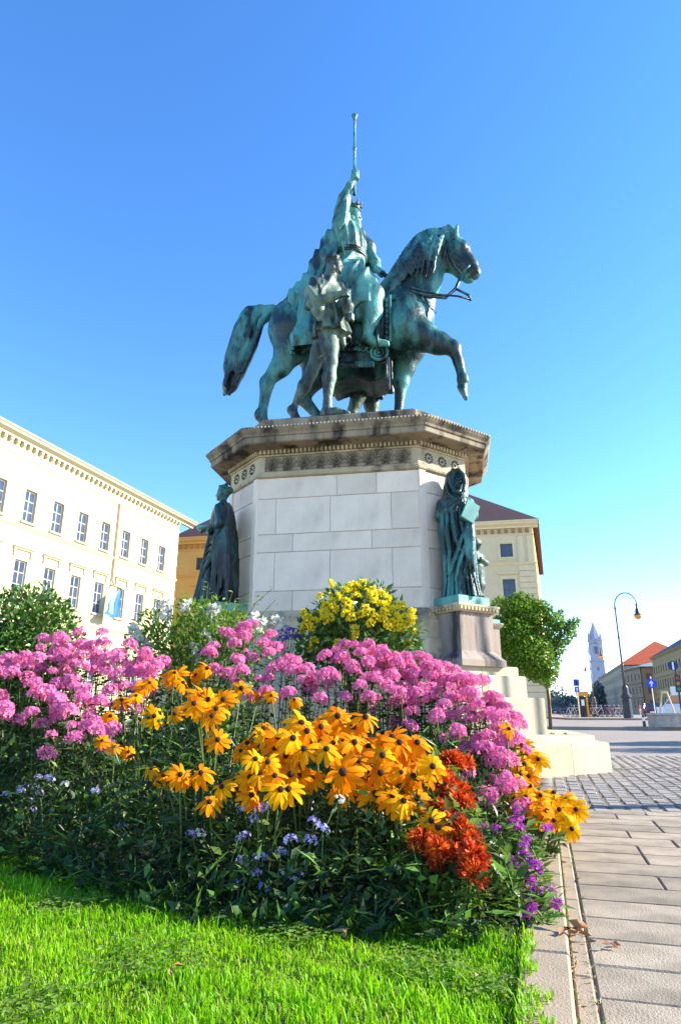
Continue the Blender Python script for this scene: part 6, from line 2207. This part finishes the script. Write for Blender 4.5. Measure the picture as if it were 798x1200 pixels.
# white-flowered shrub below the left statue
Pq = at(238, 745, 5.9)
SH = empty('white_flowered_shrub', (Pq.x, 5.9, 0), 0, 'loose fresh green shrub with white blossoms below the left statue', 'shrub')
bl = [(0, 0, 1.30, .42, .26), (-.30, 0, 1.24, .32, .26), (.28, 0, 1.28, .32, .26), (.1, 0, 1.48, .28, .20), (-.12, 0, 1.50, .28, .18), (0, 0, .9, .5, .5), (0, 0, .5, .5, .4)]
bl += [(-.48, 0, 1.22, .26, .20), (-.42, 0, 1.45, .2, .14)]
P_, D_, N_, L_, W_ = blob_leaves(bl, 4600, .062, .026, .5)
arms = []
for k in range(30):
    a = random.uniform(-PI, PI)
    e = np.array([math.cos(a) * random.uniform(.3, .68), math.sin(a) * .35, random.uniform(1.15, 1.72)])
    arms.append(bez(np.array([0, 0, .1]), e * np.array([.5, .5, .85]), e))
for ex in ((-.60, -.1, 1.55), (.62, -.1, 1.76), (.40, -.1, 1.72), (.05, -.15, 1.80), (-.2, -.1, 1.75), (-.45, -.1, 1.68)):
    e = np.array(ex)
    arms.append(bez(np.array([0, 0, .1]), e * np.array([.4, .5, .9]), e))
q = leaves_on(arms, 16, .45, 1.0, .065, .024)
P_, D_, N_, L_, W_ = [np.concatenate([x, y]) for x, y in zip((P_, D_, N_, L_, W_), q)]
obj('crown', plant_mesh('crown', np.array(arms), .007, .0025, P_, D_, N_, L_, W_, LEAF_W, STEM), SH)
for px, py in crop_pts(150, 680, 4.433, [(310, 130), (445, 158), (660, 200), (200, 125), (775, 220), (210, 170), (400, 295), (335, 350), (70, 330), (30, 270), (345, 400), (115, 350), (700, 230), (40, 310)]):
    o = at(px, py, 5.6 + random.uniform(0, .2))
    obj('flower_head', random.choice(wht_heads), SH, (o.x - Pq.x, o.y - 5.9, o.z), (R(50), random.uniform(.1, .8), random.uniform(0, 6)), random.uniform(.55, .85))

# yellow ball
Pq = at(419, 735, 5.6)
SH = empty('yellow_flowered_bush', (Pq.x, 5.6, 0), 0, 'rounded bush covered in yellow blossom clusters before the pedestal wall', 'shrub')
bl = [(0, 0, 1.42, .38, .34), (-.26, 0, 1.34, .26, .26), (.26, -.02, 1.34, .27, .27), (.05, 0, 1.58, .27, .20), (.0, -.1, 1.2, .38, .28), (.32, 0, 1.22, .22, .22), (-.32, 0, 1.22, .2, .22)]
P_, D_, N_, L_, W_ = blob_leaves(bl, 3000, .075, .034, .45)
pa = np.array([bez(np.array([random.uniform(-.05, .05), random.uniform(-.05, .05), 0]), np.array([0, 0, .9]), np.array([random.uniform(-.35, .35), random.uniform(-.3, .3), random.uniform(1.1, 1.5)])) for _ in range(24)])
obj('crown', plant_mesh('crown', pa, .012, .004, P_, D_, N_, L_, W_, LEAF_B, STEM), SH)
yl = crop_pts(240, 660, 2.85, [(420, 70), (385, 110), (425, 125), (470, 90), (485, 80), (530, 68), (540, 95), (590, 100), (610, 120), (560, 110), (430, 150), (400, 165), (480, 150), (490, 180), (470, 170), (550, 165), (520, 170), (570, 180), (600, 165), (595, 185), (610, 210), (640, 180), (655, 145), (690, 165), (685, 200), (700, 230), (660, 215), (500, 220), (505, 240), (555, 200), (345, 180), (330, 165), (335, 205), (320, 230), (370, 190), (365, 265), (355, 290), (400, 190), (445, 270), (640, 305), (680, 270), (580, 290), (505, 110), (445, 110), (570, 130), (630, 155), (405, 140), (535, 150), (665, 180), (640, 215), (350, 215), (420, 180), (625, 195), (690, 185), (475, 130), (560, 90), (500, 75), (340, 190), (600, 140), (650, 195)])
for px, py in yl:
    r2 = ((px - 419) / 70) ** 2 + ((py - 728) / 48) ** 2
    o = at(px, py, 5.6 - .40 * math.sqrt(max(0.02, 1 - min(r2, 1))) - .02)
    obj('flower_head', random.choice(yel_heads), SH, (o.x - Pq.x, o.y - 5.6, o.z), (R(40) + random.uniform(-.5, .5), random.uniform(-.5, .5), random.uniform(0, 6)), random.uniform(1.0, 1.45))
for _ in range(26):                                     # blossoms on the side away from the viewer
    a, e_ = random.uniform(0, PI), random.uniform(0, 1.4)
    obj('flower_head', random.choice(yel_heads), SH, (.42 * math.cos(a) * math.cos(e_), .38 * math.sin(a) * math.cos(e_), 1.4 + .34 * math.sin(e_)), (0, 0, a), random.uniform(1.0, 1.4))

# --- dark undergrowth that fills the bed between the flowering plants
n = 120000
X = rng.uniform(-4.2, 2.0, n)
Y = rng.uniform(2.3, 7.3, n)
near = rng.random(n) < np.clip(1.5 - .22 * Y, .35, 1)
ok = in_bed(X, Y - .0) & near | ((Y > np.interp(X, [p[0] for p in BED_FRONT], [p[1] for p in BED_FRONT]) - .13) & (Y < np.interp(X, [p[0] for p in BED_FRONT], [p[1] for p in BED_FRONT]) + .05) & (X < .56))
X, Y = X[ok], Y[ok]
yf = np.interp(X, [p[0] for p in BED_FRONT], [p[1] for p in BED_FRONT])
dfr = Y - yf
dr_ = (0.425 + 0.3014 * (Y - 1.81)) - X
hm_ = np.minimum(.20 + np.where(X > -.75, .50, 1.25) * np.maximum(dfr, -.2), .28 + np.where((X < -.5) & (Y > 3.9), .115, .075) * Y)
hm_ = np.where(dfr < 0, .13 + .5 * dfr, hm_)
hm_ = np.minimum(hm_, .16 + 1.0 * np.maximum(dr_, 0))
hm_ = np.where(Y > 5.2, np.minimum(hm_, .62), hm_)
hm_ *= .85 + .30 * np.sin(7 * X + 3 * np.sin(5 * Y)) * np.sin(6 * Y + 2 * X)
Z = hm_ * rng.random(len(X)) ** .75
P_ = np.stack([X, Y, Z], 1)
D_ = unit(np.stack([rng.normal(size=len(X)), rng.normal(size=len(X)) - .35, rng.normal(size=len(X)) * .5 + .45], 1))
long_ = rng.random(len(X)) < .26
Lg = np.where(long_, rng.uniform(.08, .14, len(X)), rng.uniform(.03, .075, len(X)))
Wg = np.where(long_, rng.uniform(.006, .012, len(X)), rng.uniform(.014, .034, len(X)))
Ng = np.array([0, 0, 1.]) + rng.normal(size=P_.shape) * .6
V, F = leaf_arrays(P_, D_, Ng, Lg, Wg)
light = rng.random(len(X)) < .16 + .34 * np.clip((X - .15) / .3, 0, 1) * (Y < 3.4)
tag(obj('undergrowth', mesh_np('undergrowth', V, F, [LEAF, LEAF_Y], rnd=np.repeat(rng.random(len(X)), 5), midx=np.repeat(light.astype(int), 4))),
    'dark green mixed undergrowth filling the flower bed', kind='stuff')

# --- lawn
n = 330000
X = rng.uniform(-4.2, 0.8, n)
Y = rng.uniform(0.9, 5.4, n)
yf = np.interp(X, [p[0] for p in BED_FRONT], [p[1] for p in BED_FRONT])
xk = 0.555 - .135 + 0.3014 * (Y - 1.81)
xr = xk + .058 * np.clip((2.42 - Y) / .6, 0, 1.2) + .012 * np.sin(41 * Y)
vis_ = (np.abs(X) < .62 * Y + .3) & (Y > 1.5)
ok = (Y < yf + .10) & (X < xr + .0 + .03 * np.sin(23 * Y) * np.sin(9 * Y)) & (rng.random(n) < np.where(vis_, 1.0, .25))
X, Y, xk = X[ok], Y[ok], xk[ok]
m_ = len(X)
tuft = .5 + .5 * np.sin(9 * X + 4 * np.sin(6 * Y)) * np.sin(8 * Y + 3 * np.sin(5 * X))
h = rng.uniform(.014, .034, m_) * (.55 + .85 * tuft) * np.where(rng.random(m_) < .03, 1.8, 1)
wd = rng.uniform(.0016, .0030, m_)
az = rng.uniform(0, 2 * PI, m_)
lean = rng.uniform(.1, .9, m_)
dx, dy = np.cos(az), np.sin(az)
B0 = np.stack([X, Y, np.where(X > xk - .004, .027, -.002)], 1)
S_ = np.stack([-dy, dx, np.zeros(m_)], 1) * wd[:, None]
Mv = B0 + np.stack([dx * lean * h * .28, dy * lean * h * .28, h * .62], 1)
Tv = B0 + np.stack([dx * lean * h * .85, dy * lean * h * .85, h * (1.05 - .28 * lean)], 1)
V = np.stack([B0 - S_, B0 + S_, Mv + S_ * .8, Mv - S_ * .8, Tv], 1).reshape(-1, 3)
F = (np.arange(m_)[:, None, None] * 5 + np.array([[0, 1, 2], [0, 2, 3], [3, 2, 4]])[None]).reshape(-1, 3)
tag(obj('lawn', mesh_np('lawn', V, F, [GRASS, mat('dry_grass_blade', (.42, .36, .12), (.30, .22, .08), scale=3, rough=.8, transl=.3)], rnd=np.repeat(np.clip(rng.random(m_) * .75 + .25 * tuft, 0, 1), 5), midx=np.repeat((rng.random(m_) < .035 + .16 * np.clip((X - xk + .10) / .10, 0, 1)).astype(int), 3))), 'bright green mown lawn in front of the flower bed', kind='stuff')


# clover patches in the grass
pc = []
for cx_, cy_, rr_ in ((-.55, 2.15, .22), (.25, 2.1, .16), (-1.0, 2.7, .2), (-.15, 2.35, .12), (.38, 1.95, .1), (-1.5, 2.6, .25), (-.75, 1.85, .16)):
    for _ in range(int(900 * rr_)):
        a_, q_ = random.uniform(0, 6.28), rr_ * math.sqrt(random.random()) * random.uniform(.5, 1.1)
        c_ = np.array([cx_ + q_ * math.cos(a_), cy_ + q_ * math.sin(a_), random.uniform(.018, .040)])
        if c_[1] > np.interp(c_[0], [p[0] for p in BED_FRONT], [p[1] for p in BED_FRONT]): continue
        for k in range(3):
            t_ = a_ * 7 + k * 2.094
            pc.append((c_, (math.cos(t_), math.sin(t_), .25)))
P_ = np.array([p_[0] for p_ in pc])
D_ = np.array([p_[1] for p_ in pc])
tag(obj('clover', leaf_mesh('clover', P_, D_, np.tile(np.array([0, 0, 1.]), (len(pc), 1)) + rng.normal(size=P_.shape) * .2, rng.uniform(.009, .016, len(pc)), rng.uniform(.009, .014, len(pc)), LEAF_W, droop=.05)), 'small clover patches growing in the lawn', kind='stuff')


# weeds and grit in the channel beside the kerb
nw = 420
uu = np.concatenate([rng.uniform(-.55, .75, nw // 2), rng.uniform(-.5, 3.4, nw - nw // 2)])
vv = np.where(rng.random(nw) < .6, rng.normal(.002, .006, nw), rng.normal(.055, .004, nw))
P_ = np.array([kuv(a_, c_, .002) for a_, c_ in zip(uu, vv)])
D_ = unit(np.stack([rng.normal(size=nw), rng.normal(size=nw), rng.uniform(.2, 1.4, nw)], 1))
Lw = rng.uniform(.006, .022, nw)
Vw, Fw = leaf_arrays(P_, D_, np.array([0, 0, 1.]) + rng.normal(size=P_.shape) * .5, Lw, Lw * .3)
tag(obj('channel_weeds', mesh_np('channel_weeds', Vw, Fw, [LEAF_Y, DRYLEAF], rnd=np.repeat(rng.random(nw), 5), midx=np.repeat((rng.random(nw) < .45).astype(int), 4))), 'small weeds and dry litter along the kerb channel', kind='stuff')


# --- trees
def tree(name, label, loc, crown, trunk_h, n, L, W, m, cat='tree', tr=.10):
    T_ = empty(name, loc, 0, label, cat)
    b = MB()
    b.tube([(0, 0, -.05), (.03, 0, trunk_h * .5), (0, .03, trunk_h)], [tr * 1.25, tr, tr * .85], 10)
    for k in range(14):
        c = crown[k % len(crown)]
        e = Vector((c[0] + random.uniform(-.5, .5) * c[3], c[1] + random.uniform(-.5, .5) * c[3], c[2] + random.uniform(-.2, .6) * c[4]))
        s0 = Vector((0, 0, trunk_h * random.uniform(.75, 1)))
        md = s0.lerp(e, .5) + Vector((0, 0, .12 * (e - s0).length))
        b.tube([s0, md, e], [tr * .5, tr * .3, tr * .1], 6)
    b.obj('trunk', BARK, T_, smooth=True)
    P_, D_, N_, L_, W_ = blob_leaves(crown, n, L, W, .42, up=.05)
    obj('crown', leaf_mesh('crown', P_, D_, N_, L_, W_, m), T_)
    return T_


def crown_px(pts, Y, loc):
    out = []
    for px, py, r in pts:
        q = at(px, py, Y + random.uniform(-.4, .4))
        rr = r * Y / (CF * 1.0) * random.uniform(.82, 1.08)
        out.append((q.x - loc[0], q.y - loc[1], q.z - loc[2], rr, rr * .85))
    return out


loc = (6.75, 22, 0)
cr = crown_px([(598, 742, 24), (618, 722, 22), (602, 712, 15), (634, 744, 24), (622, 766, 22), (600, 768, 18), (650, 730, 11), (664, 735, 8), (672, 729, 5), (652, 758, 12), (646, 782, 8), (612, 784, 10), (632, 712, 9), (580, 740, 18), (662, 748, 7), (586, 708, 10), (671, 742, 4), (650, 772, 7), (636, 788, 7), (618, 703, 7), (643, 718, 7), (656, 720, 5), (645, 793, 5), (630, 780, 10), (608, 700, 6), (641, 800, 5), (634, 797, 6), (648, 790, 6), (624, 790, 7)], 22, loc)
tree('round_tree', 'bushy bright green tree right of the monument before the cream palace', loc, cr, 2.0, 14500, .13, .062, LEAF_T, tr=.05)
# dark tree beside the church tower and a tree row off to the right whose shade falls on the square
p = at(701, 834, 330)
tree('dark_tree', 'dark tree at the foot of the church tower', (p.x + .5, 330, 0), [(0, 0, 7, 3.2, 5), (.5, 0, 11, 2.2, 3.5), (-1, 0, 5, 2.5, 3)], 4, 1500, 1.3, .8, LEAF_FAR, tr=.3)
for k, (x, y, hgt) in enumerate(((16.4, 13.6, 4.2), (17.6, 16.8, 4.6))):
    cr = [(random.uniform(-.8, .8), random.uniform(-.7, .7), hgt + random.uniform(-.7, .7), random.uniform(.6, .95), random.uniform(.5, .8)) for _ in range(9)]
    tree('square_tree', ('nearer' if k == 0 else 'farther') + ' young tree right of the frame that shades the square', (x, y, 0), cr, hgt - .8, 9000, .17, .09, LEAF_T, tr=.09)
FPOS = ((9.6, 9.4, .055, 6.0), (7.4, 5.9, .13, 5.0))
for k, (x, y, r, h_) in enumerate(FPOS):
    b = MB()
    b.lathe([(r * 1.6, 0), (r * 1.6, .2), (r, .3), (r * .6, h_), (r * .9, h_ + .05), (.01, h_ + .15)], 12)
    b.obj('post', IRON_G, empty('flagpole', (x, y, 0), 0, ('slim' if k == 0 else 'stout') + ' bare flagpole right of the frame casting a stripe of shade', 'flagpole'), smooth=True)
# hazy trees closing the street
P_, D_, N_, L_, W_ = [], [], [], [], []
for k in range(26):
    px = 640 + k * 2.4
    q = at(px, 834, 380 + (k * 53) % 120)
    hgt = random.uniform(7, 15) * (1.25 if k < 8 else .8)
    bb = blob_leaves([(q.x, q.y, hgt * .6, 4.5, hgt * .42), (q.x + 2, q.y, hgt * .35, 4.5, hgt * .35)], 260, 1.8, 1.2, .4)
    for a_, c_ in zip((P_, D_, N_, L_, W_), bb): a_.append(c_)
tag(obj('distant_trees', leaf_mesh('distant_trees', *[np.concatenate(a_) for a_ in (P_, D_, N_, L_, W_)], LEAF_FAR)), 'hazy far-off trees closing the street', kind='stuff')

# --- fallen leaves
def dry(label, p, n=1, s_=.05, rz=0):
    P2 = np.array([[random.uniform(-.5, .5) * s_ * (n > 1) * 3, random.uniform(-.5, .5) * s_ * (n > 1), .008 + .004 * k] for k in range(n)])
    o = obj('fallen_leaf', leaf_mesh('fallen_leaf', P2, rdir(n) * np.array([1, 1, .25]), np.tile(np.array([0, 0, 1.]), (n, 1)) + rng.normal(size=(n, 3)) * .3, np.full(n, s_), np.full(n, s_ * .55), DRYLEAF, fold=.25), None, p, (0, 0, rz))
    return tag(o, label, 'leaf')


q = gnd(393, 1098)
b = MB()
b.tube([(q.x - .03, q.y - .02, .03), (q.x, q.y, .038), (q.x + .035, q.y + .05, .05)], .003, 5)
tag(b.obj('twig', BARK), 'short brown twig lying on the lawn in front of the bed', 'twig')
for k_, (a_, c_, lab_) in enumerate(((405, 1108, 'brown dry leaf beside the short twig on the lawn'), (205, 1150, 'brown dry leaf on the lawn left of centre'), (560, 1165, 'pale dry leaf on the lawn near the kerb'))):
    q = gnd(a_, c_)
    dry(lab_, (q.x, q.y, .03), 2, .03, k_)
E_ = Vector((MX, MY)) + E1 * octo(1.0)[2].x + E2 * octo(1.0)[2].y
dry('small dry leaf lying on the cream step ledge beside the upper block', (2.72, 8.62, .425), 3, .07)
q = gnd(684, 1106)
dry('brown withered leaves lying on the channel stone beside the kerb', (q.x - .06, q.y, .012), 9, .045, .2)
q = gnd(700, 1113)
dry('brown withered leaf scrap lying on the paving near the kerb', (q.x, q.y, .004), 4, .035, .5)
